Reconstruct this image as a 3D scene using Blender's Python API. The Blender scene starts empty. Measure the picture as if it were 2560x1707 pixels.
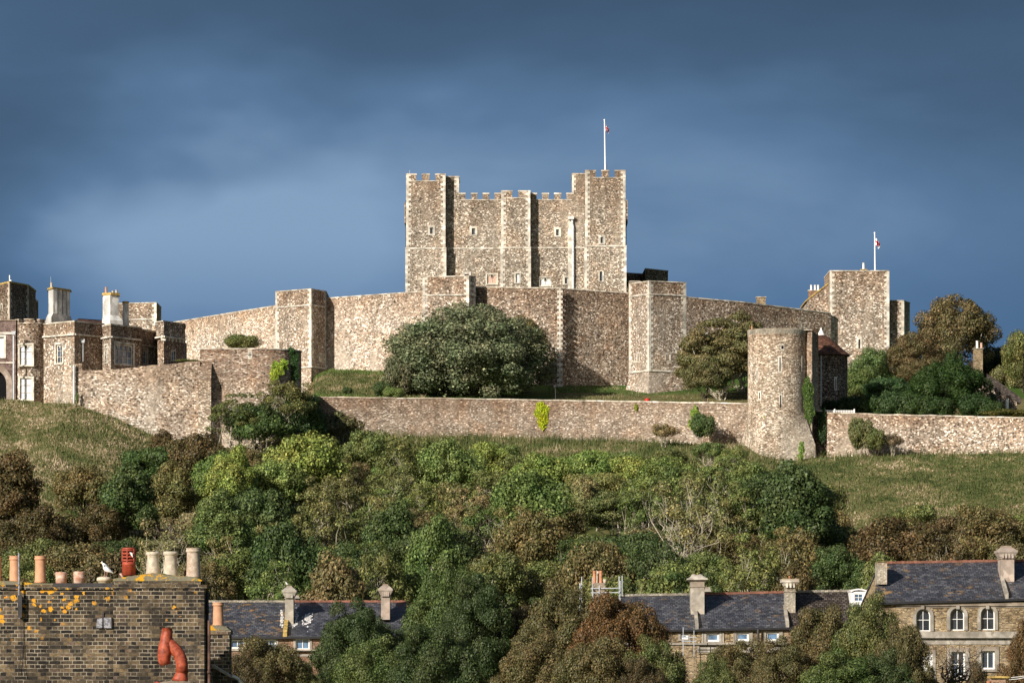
import bpy, math, random
import numpy as np
R = math.radians
scene = bpy.context.scene
col = scene.collection
# ------------------------------------------------------------------ camera
F, H0, CX = 11500.0, 1650.0, 1280.0          # focal length in photo pixels, horizon row, centre column
cam = bpy.data.cameras.new('camera'); camo = bpy.data.objects.new('camera', cam); col.objects.link(camo)
cam.sensor_width = 36; cam.lens = F / 2560 * 36
cam.shift_y = (H0 - 853.5) / 2560
camo.location = (0, 0, 0); camo.rotation_euler = (R(90), 0, 0)
cam.clip_start = 1; cam.clip_end = 9000
scene.camera = camo
# ------------------------------------------------------------------ light
SUN_AZ, SUN_EL = 40.0, 25.0                   # sun behind the viewer's left shoulder
sx_, sy_, sz_ = -math.sin(R(SUN_AZ)) * math.cos(R(SUN_EL)), -math.cos(R(SUN_AZ)) * math.cos(R(SUN_EL)), math.sin(R(SUN_EL))
sun = bpy.data.lights.new('sun', 'SUN'); suno = bpy.data.objects.new('sun', sun); col.objects.link(suno)
sun.energy = 5.0; sun.angle = R(0.53); sun.color = (1.0, 0.92, 0.82)
from mathutils import Vector
suno.rotation_euler = Vector((sx_, sy_, sz_)).to_track_quat('Z', 'Y').to_euler()
suno.location = (-200, -150, 150)
scene.view_settings.view_transform = 'Standard'; scene.view_settings.look = 'None'
scene.view_settings.exposure = 0.42; scene.view_settings.gamma = 1.0
world = bpy.data.worlds.new('World'); scene.world = world; world.use_nodes = True

class NT:
    def __init__(s, tree): s.t = tree; s.n = tree.nodes; s.l = tree.links
    def new(s, typ, **kw):
        nd = s.n.new(typ)
        for k, v in kw.items():
            if hasattr(nd, k): setattr(nd, k, v)
        return nd
    def put(s, sock, v):
        if v is None: return
        if isinstance(v, bpy.types.NodeSocket): s.l.new(v, sock)
        elif isinstance(v, (tuple, list)):
            if len(v) == 3 and len(sock.default_value) == 4: v = (*v, 1)
            sock.default_value = v
        else: sock.default_value = v
    def math(s, op, a, b=None, c=None, clamp=False):
        nd = s.n.new('ShaderNodeMath'); nd.operation = op; nd.use_clamp = clamp
        s.put(nd.inputs[0], a); s.put(nd.inputs[1], b)
        if c is not None: s.put(nd.inputs[2], c)
        return nd.outputs[0]
    def mix(s, f, a, b, mode='MIX'):
        nd = s.n.new('ShaderNodeMix'); nd.data_type = 'RGBA'; nd.blend_type = mode
        s.put(nd.inputs[0], f); s.put(nd.inputs[6], a); s.put(nd.inputs[7], b)
        return nd.outputs[2]
    def ramp(s, f, stops, interp='LINEAR'):
        nd = s.n.new('ShaderNodeValToRGB'); cr = nd.color_ramp; cr.interpolation = interp
        while len(cr.elements) > 1: cr.elements.remove(cr.elements[-1])
        for i, (p, c) in enumerate(stops):
            e = cr.elements[0] if i == 0 else cr.elements.new(p)
            e.position = p
            if not isinstance(c, (tuple, list)): c = (c, c, c)
            e.color = (*c, 1)
        s.put(nd.inputs[0], f); return nd.outputs[0]
    def noise(s, vec, scale, detail=3, rough=0.55, dist=0.0, out=0):
        nd = s.n.new('ShaderNodeTexNoise'); s.put(nd.inputs['Vector'], vec)
        nd.inputs['Scale'].default_value = scale; nd.inputs['Detail'].default_value = detail
        nd.inputs['Roughness'].default_value = rough; nd.inputs['Distortion'].default_value = dist
        return nd.outputs[out]
    def mapping(s, vec, scale=(1, 1, 1), loc=(0, 0, 0), rot=(0, 0, 0)):
        nd = s.n.new('ShaderNodeMapping'); s.put(nd.inputs['Vector'], vec)
        nd.inputs['Scale'].default_value = scale; nd.inputs['Location'].default_value = loc
        nd.inputs['Rotation'].default_value = rot
        return nd.outputs[0]
    def smooth(s, v, a, b):
        nd = s.n.new('ShaderNodeMapRange'); nd.interpolation_type = 'SMOOTHSTEP'
        s.put(nd.inputs['Value'], v); nd.inputs['From Min'].default_value = a; nd.inputs['From Max'].default_value = b
        return nd.outputs[0]
    def coord(s, which='Object'):
        return s.n.new('ShaderNodeTexCoord').outputs[which]

def make_world():
    w = NT(world.node_tree); w.n.clear()
    out = w.new('ShaderNodeOutputWorld'); bg = w.new('ShaderNodeBackground')
    sky = w.new('ShaderNodeTexSky'); sky.sky_type = 'NISHITA'; sky.sun_disc = False
    sky.sun_elevation = R(SUN_EL); sky.sun_rotation = R(180 + SUN_AZ)
    sky.air_density = 1.2; sky.dust_density = 1.5
    bg.inputs['Strength'].default_value = 0.056
    d = w.coord('Generated')
    sep = w.new('ShaderNodeSeparateXYZ'); w.put(sep.inputs[0], d)
    dx, dy, dz = sep.outputs
    # rain cloud bank of the northern sky; values are multiplied by 1/strength
    k = 1 / 0.056
    n1 = w.noise(w.mapping(d, (7, 1, 17), (2.3, 0.4, 1.7), (0, R(-14), 0)), 1.0, 4, 0.5, 0.3)
    n2 = w.noise(w.mapping(d, (14, 1, 34), (0.7, 3.1, 0.2), (0, R(-16), 0)), 1.0, 5, 0.55, 0.4)
    n3c = w.noise(w.mapping(d, (9, 1, 16), (1.1, .2, .5)), 1.0, 4, 0.6, 0, 1)
    def blob(cx, cz, ex, ez, rot=0):
        m = w.mapping(w.mix(0.06, d, n3c, 'ADD'), (1, 0, 1), (-cx - .03, 0, -cz - .03))
        m = w.mapping(m, (1 / ex, 0, 1 / ez), (0, 0, 0), (0, R(rot), 0))
        ln = w.new('ShaderNodeVectorMath'); ln.operation = 'LENGTH'; w.put(ln.inputs[0], m)
        return w.math('SUBTRACT', 1.0, w.smooth(ln.outputs['Value'], 0.0, 1.0))
    v = w.math('ADD', w.math('MULTIPLY', w.math('SUBTRACT', n1, 0.5), 0.62), w.math('MULTIPLY', w.math('SUBTRACT', n2, 0.5), 0.34))
    v = w.math('ADD', v, 0.44)
    v = w.math('ADD', v, w.math('MULTIPLY', blob(-0.062, 0.088, 0.085, 0.052, 8), 0.66))   # pale patch of cloud
    v = w.math('ADD', v, w.math('MULTIPLY', blob(-0.03, 0.10, 0.13, 0.05, 0), 0.22))
    v = w.math('ADD', v, w.math('MULTIPLY', blob(0.05, 0.10, 0.09, 0.04, 0), 0.22))
    v = w.math('SUBTRACT', v, w.math('MULTIPLY', w.smooth(dz, 0.095, 0.155), 0.24))
    v = w.math('SUBTRACT', v, w.math('MULTIPLY', blob(-0.115, 0.075, 0.04, 0.06, 0), 0.22))
    cloud = w.ramp(v, [(0.0, (0.032 * k, 0.058 * k, 0.100 * k)), (0.35, (0.048 * k, 0.092 * k, 0.160 * k)),
                       (0.62, (0.078 * k, 0.144 * k, 0.248 * k)), (1.0, (0.175 * k, 0.268 * k, 0.400 * k))])
    # the clearer blue strip low over the land
    low = w.math('SUBTRACT', 1.0, w.smooth(dz, 0.070, 0.094))
    cloud = w.mix(w.math('MULTIPLY', low, 0.55), cloud, (0.060 * k, 0.128 * k, 0.245 * k))
    mask = w.math('MULTIPLY', w.smooth(dy, -0.75, 0.1), w.math('SUBTRACT', 1.0, w.smooth(dz, 0.45, 0.9)))  # unseen cloud cover added round the sides and rear to dim the ambient light
    final = w.mix(mask, sky.outputs[0], cloud)
    w.put(bg.inputs['Color'], final)
    w.l.new(bg.outputs[0], out.inputs[0])
make_world()

# ------------------------------------------------------------------ materials
M = {}
def mat_base(name, rough=0.85, spec=0.3):
    m = bpy.data.materials.new(name); m.use_nodes = True
    t = NT(m.node_tree); b = m.node_tree.nodes['Principled BSDF']
    b.inputs['Roughness'].default_value = rough; b.inputs['Specular IOR Level'].default_value = spec
    M[name] = m
    return t, b
def bump(t, b, h, strength=0.5, dist=0.05):
    nd = t.new('ShaderNodeBump'); nd.inputs['Strength'].default_value = strength; nd.inputs['Distance'].default_value = dist
    t.put(nd.inputs['Height'], h); t.l.new(nd.outputs[0], b.inputs['Normal'])
def rubble(name, stops, scale=3.2, tint=(0.275, 0.205, 0.14), tintamt=0.6, flat=1.5, patch=None, bright=1.13, topstain=.6, mortar=(0.27, 0.225, 0.17)):
    t, b = mat_base(name, 0.92, 0.15)
    o = t.coord('Object')
    warp = t.noise(o, 1.7, 2, 0.5, 0, 1)
    v = t.mix(0.10, o, warp, 'ADD')
    v = t.mapping(v, (1, 1, flat))
    vor = t.new('ShaderNodeTexVoronoi'); vor.feature = 'F1'; vor.inputs['Scale'].default_value = scale; t.put(vor.inputs['Vector'], v)
    sp = t.new('ShaderNodeSeparateColor'); t.put(sp.inputs[0], vor.outputs['Color'])
    c = t.ramp(sp.outputs[0], [(p, tuple(x * bright for x in cc)) for p, cc in stops], 'CONSTANT')
    n = t.noise(o, 0.35, 4, 0.6)
    c = t.mix(t.math('MULTIPLY', t.smooth(n, 0.42, 0.68), tintamt), c, t.mix(1.0, c, tuple(x * 3.3 * bright for x in tint), 'MULTIPLY'))
    n3 = t.noise(t.mapping(o, (1, 1, 0.35), (7, 3, 1)), 0.22, 4, 0.65)
    if patch: c = t.mix(t.math('MULTIPLY', t.smooth(n3, 0.50, 0.68), 0.6), c, patch)
    c = t.mix(t.smooth(vor.outputs['Distance'], 0.55, 0.78), c, tuple(x * bright for x in mortar))
    n2 = t.noise(t.mapping(o, (1, 1, 1.0)), 1.1, 5, 0.65)
    c = t.mix(1.0, c, t.ramp(n2, [(0.3, 0.68), (0.5, 1.0), (0.72, 1.22)]), 'MULTIPLY')
    t.put(b.inputs['Base Color'], c)
    gz = t.new('ShaderNodeSeparateXYZ'); t.put(gz.inputs[0], t.coord('Generated'))
    if topstain: c = t.mix(t.math('MULTIPLY', t.smooth(t.math('ADD', gz.outputs[2], t.math('MULTIPLY', t.math('SUBTRACT', n3, .5), .5)), .72, 1.0), topstain), c, t.mix(1.0, c, (.62, .47, .34), 'MULTIPLY'))
    big = t.noise(t.mapping(o, (1, 1, .8), (3, 9, 5)), .10, 3, .6); streak = t.noise(t.mapping(o, (1, 1, .10), (1, 2, 3)), .9, 4, .65)
    c = t.mix(1.0, c, t.ramp(t.math('ADD', t.math('MULTIPLY', big, .6), t.math('MULTIPLY', streak, .4)), [(.36, .72), (.5, 1.0), (.64, 1.22)]), 'MULTIPLY')
    hs = t.new('ShaderNodeHueSaturation'); hs.inputs['Saturation'].default_value = .86; hs.inputs['Value'].default_value = 1.08; t.put(hs.inputs['Color'], c)
    t.put(b.inputs['Base Color'], hs.outputs[0])
    bump(t, b, t.math('SUBTRACT', 1.0, vor.outputs['Distance']), 0.35, 0.07)
DK, BR, TN, CR, PA = (0.045, 0.034, 0.027), (0.19, 0.125, 0.078), (0.31, 0.23, 0.155), (0.48, 0.395, 0.29), (0.66, 0.60, 0.50)
rubble('flint_keep', [(0, (.045, .037, .030)), (0.10, (0.11, .084, .060)), (0.28, (.175, .135, .098)), (0.52, (.255, .205, .152)), (0.74, (.36, .305, .24)), (0.88, (.66, .60, .51))], 5.6, patch=(.34, .305, .25))
rubble('tower_stone', [(0, (.08, .06, .042)), (0.10, (0.165, .122, .082)), (0.30, (.245, .190, .132)), (0.55, (.335, .272, .20)), (0.82, (.60, .54, .44))], 5.0, flat=2.2, patch=(.42, .37, .30), mortar=(.20, .16, .12), tintamt=.3, bright=1.32)
rubble('flint_curtain', [(0, (.05, .038, .03)), (0.09, (0.125, .088, .060)), (0.28, (0.19, .138, .096)), (0.52, (.28, .215, .158)), (0.74, (.40, .33, .26)), (0.88, (.72, .65, .56))], 5.0, patch=(.36, .305, .24))
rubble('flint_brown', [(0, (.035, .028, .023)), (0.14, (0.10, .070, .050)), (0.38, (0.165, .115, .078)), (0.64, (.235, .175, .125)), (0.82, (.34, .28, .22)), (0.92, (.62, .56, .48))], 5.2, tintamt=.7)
rubble('flint_pale', [(0, (.06, .048, .038)), (0.06, (0.15, .108, .075)), (0.22, (.25, .188, .135)), (0.46, (.355, .285, .215)), (0.68, (.46, .385, .305)), (0.85, (.72, .66, .57))], 4.7, patch=(.40, .345, .275), mortar=(.34, .285, .225))
rubble('flint_shaded', [(0, (.02, .017, .015)), (0.2, (0.055, .04, .03)), (0.5, (0.10, .068, .045)), (0.8, (.19, .15, .11)), (0.93, (.42, .37, .31))], 5.4)  # darker flint copy, with shade put into the colour of shadowed walls
rubble('ragstone', [(0, (.07, .05, .034)), (0.12, (0.155, .112, .078)), (0.35, (.22, .166, .118)), (0.65, (.29, .23, .168)), (0.90, (.58, .52, .44))], 4.8, flat=3.2, patch=(.31, .265, .21), mortar=(.13, .10, .075))
rubble('red_rubble', [(0, (.05, .032, .024)), (0.12, (0.17, .105, .068)), (0.4, (.24, .158, .106)), (0.7, (.31, .225, .16)), (0.88, (.55, .48, .40))], 4.2, flat=2.6, mortar=(.27, .23, .18))
rubble('ashlar', [(0, (.34, .31, .26)), (0.3, (.45, .41, .345)), (0.6, (.54, .50, .42)), (0.85, (.62, .58, .51))], 1.6, tintamt=.15, flat=1.0, mortar=(.5, .46, .38), topstain=0)
rubble('coping_stone', [(0, (.38, .34, .27)), (0.4, (.47, .425, .35)), (0.8, (.58, .535, .46))], 1.4, tintamt=.25, flat=1.0)
rubble('lead_stone', [(0, (.34, .33, .31)), (0.4, (.46, .45, .42)), (0.8, (.58, .57, .53))], 1.5, tintamt=.0, flat=.6, mortar=(.4, .39, .37), topstain=0)
rubble('stucco', [(0, (.24, .215, .175)), (0.5, (.29, .262, .215)), (0.8, (.34, .31, .26))], 2.5, tintamt=.2, flat=1.0, mortar=(.26, .235, .195))
rubble('pink_stucco', [(0, (.23, .185, .15)), (0.5, (.28, .225, .185)), (0.8, (.33, .275, .23))], 2.5, tintamt=.2, flat=1.0, mortar=(.25, .205, .17))
rubble('cement', [(0, (.20, .18, .14)), (0.5, (.26, .235, .18)), (0.8, (.33, .30, .24))], 9, tintamt=.3, flat=1.0, mortar=(.22, .2, .16))

def brick(name, stops, mortar, w=0.225, h=0.075, msize=0.010, lichen=None, axis='xz', wear=0.25, spec=.15, rough=.9, off=.5, bmp=.35):
    t, b = mat_base(name, rough, spec)
    o = t.coord('Object'); sp = t.new('ShaderNodeSeparateXYZ'); t.put(sp.inputs[0], o)
    cb = t.new('ShaderNodeCombineXYZ')
    t.put(cb.inputs[0], t.math('ADD', sp.outputs[0], t.math('MULTIPLY', sp.outputs[1], 1.0 if axis == 'xz' else 0.0)))
    t.put(cb.inputs[1], sp.outputs[2] if axis == 'xz' else t.math('MULTIPLY', sp.outputs[2], 2.0))
    vec = t.mix(0.03 if h < .1 else .012, cb.outputs[0], t.noise(o, 5.0, 3, 0.6, 0, 1), 'ADD')
    bt = t.new('ShaderNodeTexBrick'); t.put(bt.inputs['Vector'], vec)
    bt.offset = off; bt.squash = 0.5 if axis == 'xz' else 1.0; bt.squash_frequency = 2
    bt.inputs['Scale'].default_value = 1.0; bt.inputs['Brick Width'].default_value = w; bt.inputs['Row Height'].default_value = h
    bt.inputs['Mortar Size'].default_value = msize; bt.inputs['Mortar Smooth'].default_value = 0.25
    bt.inputs['Color1'].default_value = (0, 0, 0, 1); bt.inputs['Color2'].default_value = (1, 1, 1, 1); bt.inputs['Mortar'].default_value = (0.5, 0.5, 0.5, 1)
    sc = t.new('ShaderNodeSeparateColor'); t.put(sc.inputs[0], bt.outputs['Color'])
    c = t.ramp(sc.outputs[0], stops, 'LINEAR')
    n = t.noise(o, 14, 5, 0.7)
    c = t.mix(1.0, c, t.ramp(n, [(0.3, 0.40), (0.5, 1.0), (0.7, 1.65)]), 'MULTIPLY')
    mm = t.mix(t.smooth(t.noise(o, 1.6, 4, .7), 0.42, 0.58), tuple(x * 0.22 for x in mortar), mortar)
    c = t.mix(bt.outputs['Fac'], c, mm)
    big = t.noise(o, 0.9, 4, 0.6)
    c = t.mix(1.0, c, t.ramp(big, [(0.3, 1 - wear), (0.7, 1 + wear)]), 'MULTIPLY')
    if lichen: c = lichen(t, o, sp, c)
    t.put(b.inputs['Base Color'], c)
    bump(t, b, t.math('SUBTRACT', n, bt.outputs['Fac']), bmp, 0.02)
def lichen_front(t, o, sp, c, amt=.95, base=0.0):
    """round orange and yellow lichen rosettes growing on the upper courses"""
    for scale, lo, hi, colr, zr, seed in ((3.6, 0.20, 0.42, (0.62, 0.22, 0.012), (4.1, 4.7), 0), (7.0, 0.20, 0.45, (0.55, 0.26, 0.02), (3.7, 4.7), 9), (2.3, .17, .55, (0.60, .30, .03), (4.6, 5.0), 4)):
        wv = t.mix(0.13, t.mapping(o, (1, 1, 1.15), (seed, 0, seed)), t.noise(o, 11, 3, .6, 0, 1), 'ADD')
        vv = t.new('ShaderNodeTexVoronoi'); vv.inputs['Scale'].default_value = scale; t.put(vv.inputs['Vector'], wv)
        s2 = t.new('ShaderNodeSeparateColor'); t.put(s2.inputs[0], vv.outputs['Color'])
        rad = t.math('MULTIPLY', s2.outputs[1], hi)
        inside = t.smooth(t.math('SUBTRACT', rad, vv.outputs['Distance']), 0.0, 0.04)
        pick = t.math('GREATER_THAN', s2.outputs[0], 0.30)
        area = t.math('MULTIPLY', t.smooth(sp.outputs[2], zr[0], zr[1]), t.math('ADD', t.math('MULTIPLY', t.smooth(sp.outputs[0], .95, .0), amt), t.smooth(t.noise(o, 1.1, 2), 0.50 + base, 0.62 + base), clamp=True))
        f = t.math('MULTIPLY', t.math('MULTIPLY', inside, pick), t.math('MULTIPLY', area, 1.6, clamp=True), clamp=True)
        edge = t.noise(o, 25, 4, .7)
        f = t.math('MULTIPLY', f, t.smooth(edge, 0.32, 0.5))
        c = t.mix(f, c, t.mix(edge, colr, (0.66, 0.33, 0.03)))
    return c
STOCK = [(0, (.016, .014, .013)), (0.30, (.036, .030, .024)), (0.5, (.060, .047, .033)), (0.76, (.095, .070, .043)), (0.92, (.145, .105, .06)), (1, (.08, .055, .05))]
brick('old_stock_brick', STOCK, (.31, .27, .205), 0.25, 0.0835, 0.0075, lichen_front, wear=.45)
brick('sooty_stock_brick', STOCK, (.29, .25, .19), 0.25, 0.0835, 0.0075, lambda t, o, sp, c: lichen_front(t, o, sp, c, 0.0, .07), wear=.5)
brick('stock_brick', [(0, (.09, .065, .04)), (0.4, (.20, .145, .08)), (0.75, (.31, .22, .12)), (1, (.42, .32, .18))], (.33, .29, .22), 0.225, 0.075, 0.008)
brick('red_brick', [(0, (.12, .065, .04)), (0.5, (.22, .12, .075)), (1, (.32, .19, .12))], (.33, .28, .22), 0.225, 0.075, 0.008)
brick('purple_brick', [(0, (.085, .055, .05)), (0.5, (.15, .095, .085)), (1, (.24, .16, .13))], (.25, .21, .19), 0.23, 0.08, 0.01)
def lichen_roof(amount, colr=(0.33, 0.19, 0.06), lo=.56):
    def fn(t, o, sp, c):
        n = t.noise(t.mapping(o, (1, 1, 1.6)), 1.3, 6, .72); n2 = t.noise(o, 0.30, 2, .5)
        f = t.math('MULTIPLY', t.smooth(n, lo, lo + .09), t.smooth(n2, 0.46, 0.62))
        c = t.mix(t.math('MULTIPLY', f, amount), c, colr)
        n4 = t.noise(t.mapping(o, (1, 1, 1.4), (9, 2, 4)), 5.5, 4, .7)
        return t.mix(t.math('MULTIPLY', t.smooth(n4, .60, .68), .5), c, (.30, .30, .29))
    return fn
SL = [(0, (.030, .032, .040)), (0.4, (.048, .050, .060)), (0.75, (.068, .070, .082)), (1, (.105, .105, .113))]
brick('slate', SL, (.014, .014, .018), 0.30, 0.22, 0.014, lichen_roof(.35), 'roof', .25, .45, .45, .5, .5)
brick('slate_lichen', SL, (.014, .014, .018), 0.30, 0.22, 0.014, lichen_roof(.75, lo=.54), 'roof', .25, .4, .5, .5, .5)
brick('brown_tile', [(0, (.030, .022, .018)), (0.5, (.055, .042, .034)), (1, (.12, .10, .085))], (.012, .01, .009), 0.26, 0.24, 0.03, None, 'roof', .25, .25, .7)
brick('clay_tile', [(0, (.060, .030, .020)), (0.5, (.115, .054, .034)), (1, (.20, .095, .055))], (.04, .018, .012), 0.26, 0.22, 0.02, None, 'roof', .35, .2, .8)

def plain(name, c, rough=0.7, spec=0.3, var=0.25, scale=6, metal=0, c2=None):
    t, b = mat_base(name, rough, spec); o = t.coord('Object')
    n = t.noise(o, scale, 5, .65)
    cc = t.mix(t.smooth(n, .35, .65), tuple(x * (1 - var) for x in c), c2 if c2 else tuple(min(1, x * (1 + var)) for x in c))
    t.put(b.inputs['Base Color'], cc); b.inputs['Metallic'].default_value = metal
    bump(t, b, n, .15, .01)
plain('terracotta', (.44, .20, .11), .75, .25, .18, 7)
plain('terracotta_buff', (.50, .27, .155), .7, .3, .12, 6)
plain('terracotta_pale', (.48, .24, .16), .75, .25, .15, 9, 0, (.60, .46, .38))
plain('terracotta_red', (.30, .055, .03), .5, .4, .2, 8)
plain('cream_pot', (.47, .41, .32), .75, .25, .22, 8)
plain('beige_pot', (.40, .30, .22), .8, .25, .2, 8, 0, (.50, .42, .34))
plain('glazed_red', (.27, .050, .024), .55, .35, .3, 9, 0, (.40, .085, .04))
plain('white_paint', (.78, .78, .76), .5, .4, .05)
plain('white_pole', (.85, .85, .83), .4, .4, .02)
plain('grey_metal', (.42, .45, .49), .5, .5, .15, 5)
plain('pale_pipe', (.52, .55, .58), .5, .4, .12, 3)
plain('dark_metal', (.030, .028, .030), .5, .4, .3)
plain('rusty_pipe', (.10, .055, .040), .7, .3, .45, 4)
plain('weathered_metal', (.20, .20, .22), .7, .4, .6, 18)
plain('lead_white', (.72, .70, .68), .6, .4, .12)
plain('dark_opening', (.008, .008, .009), .9, .1)
plain('black_gutter', (.016, .016, .019), .5, .4)
plain('moss', (.17, .14, .055), .95, .1, .4, 8)
plain('ochre_cap', (.38, .27, .09), .95, .1, .4, 4)
plain('panel_pink', (.52, .36, .28), .8, .2, .1)
plain('panel_white', (.62, .64, .66), .6, .3, .08)
plain('net_curtain', (.66, .68, .72), .7, .3, .12, 2)
plain('ridge_clay', (.21, .095, .065), .8, .2, .3, 3)
plain('red_paint', (.62, .03, .02), .5, .4, .1)
plain('timber_grey', (.30, .27, .22), .9, .1, .3)
plain('bark_pale', (.40, .36, .28), .9, .15, .3, 3)
plain('bark_dark', (.085, .068, .05), .95, .1, .3, 3)
plain('gull_white', (.82, .82, .82), .8, .2, .04)
plain('gull_grey', (.36, .39, .44), .8, .2, .08)
plain('gull_yellow', (.70, .45, .08), .5, .3, .1)
plain('gull_pink', (.60, .34, .30), .6, .3, .1)
plain('flag_red', (.45, .015, .02), .8, .2, .1)
plain('flag_white', (.75, .76, .78), .8, .2, .05)
plain('flag_blue', (.015, .025, .13), .8, .2, .1)
def glass(name, c):
    t, b = mat_base(name, .12, .8)
    n = t.noise(t.coord('Object'), 0.9, 3, .6)
    t.put(b.inputs['Base Color'], t.mix(t.smooth(n, .4, .6), c, tuple(x * 2.0 for x in c)))
glass('glass', (.035, .05, .07)); glass('glass_blue', (.07, .12, .19)); glass('glass_dark', (.018, .022, .030))

def foliage(name, hue_spread=0.06):
    t, b = mat_base(name, .55, .28)
    oi = t.new('ShaderNodeObjectInfo'); g = t.new('ShaderNodeNewGeometry')
    c = oi.outputs['Color']
    r = g.outputs['Random Per Island']
    o = t.coord('Object')
    n = t.noise(o, 0.45, 3, .6)
    n = t.math('ADD', n, t.math('MULTIPLY', oi.outputs['Random'], 0.0))
    c = t.mix(1.0, c, t.ramp(r, [(0, (.42, .48, .38)), (.5, (.85, .88, .82)), (.85, (1.35, 1.3, 1.25)), (1, (2.2, 2.0, 1.9))]), 'MULTIPLY')  # random leaf tones; the few palest paint in the sheen highlights
    c = t.mix(1.0, c, t.ramp(n, [(.35, (.82, .95, .8)), (.65, (1.22, 1.06, 1.0))]), 'MULTIPLY')
    t.put(b.inputs['Base Color'], c)
    tr = t.new('ShaderNodeBsdfTranslucent'); t.put(tr.inputs['Color'], c)
    ms = t.new('ShaderNodeMixShader'); ms.inputs[0].default_value = .13
    out = [x for x in t.n if x.type == 'OUTPUT_MATERIAL'][0]
    t.l.new(b.outputs[0], ms.inputs[1]); t.l.new(tr.outputs[0], ms.inputs[2]); t.l.new(ms.outputs[0], out.inputs[0])
foliage('foliage')
def grassmat(name, thr):
    t, b = mat_base(name, .8, .15)
    g = t.new('ShaderNodeNewGeometry'); o = t.coord('Object')
    n = t.math('ADD', t.math('MULTIPLY', t.noise(t.mapping(o, (.7, .4, 1)), .22, 5, .7), 1.0), t.math('MULTIPLY', t.noise(t.mapping(o, (1, .5, 1), (5, 5, 0)), .9, 3, .6), .45))
    f = t.math('ADD', t.math('MULTIPLY', g.outputs['Random Per Island'], .38), t.math('MULTIPLY', t.math('SUBTRACT', n, thr), 1.45))
    t.put(b.inputs['Base Color'], t.ramp(f, [(.30, (.026, .040, .011)), (.52, (.062, .082, .024)), (.66, (.105, .112, .042)), (.80, (.17, .145, .07)), (.90, (.30, .235, .145)), (.98, (.42, .34, .23))]))
grassmat('grass_blades', .43); grassmat('dry_blades', .365)
def grassmat2():
    t, b = mat_base('green_blades', .8, .15); g = t.new('ShaderNodeNewGeometry')
    t.put(b.inputs['Base Color'], t.ramp(g.outputs['Random Per Island'], [(0, (.035, .075, .014)), (.6, (.085, .14, .03)), (1, (.17, .17, .06))]))
grassmat2()
def groundmat():
    t, b = mat_base('ground', .95, .1)
    o = t.coord('Object')
    n = t.noise(o, .12, 6, .7); n2 = t.noise(t.mapping(o, (1, .35, 1)), .9, 5, .7); n3 = t.noise(t.mapping(o, (.5, .25, 1.2), (4, 8, 1)), .55, 6, .75)
    at = t.new('ShaderNodeAttribute'); at.attribute_name = 'zone'; zs = t.new('ShaderNodeSeparateColor'); t.put(zs.inputs[0], at.outputs['Color'])
    c = t.ramp(t.math('ADD', t.math('MULTIPLY', n, .5), t.math('MULTIPLY', n2, .5)), [(.36, (.030, .045, .012)), (.47, (.070, .082, .024)), (.56, (.135, .115, .05)), (.68, (.24, .18, .10))])
    c = t.mix(t.math('MULTIPLY', t.smooth(n3, .62, .70), zs.outputs[2]), c, (.48, .44, .37))
    c = t.mix(zs.outputs[0], c, t.mix(n2, (.03, .07, .012), (.075, .13, .025)))
    c = t.mix(zs.outputs[1], c, t.mix(n2, (.15, .11, .055), (.26, .195, .105)))
    t.put(b.inputs['Base Color'], c); bump(t, b, n2, .6, .3)
groundmat()

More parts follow.
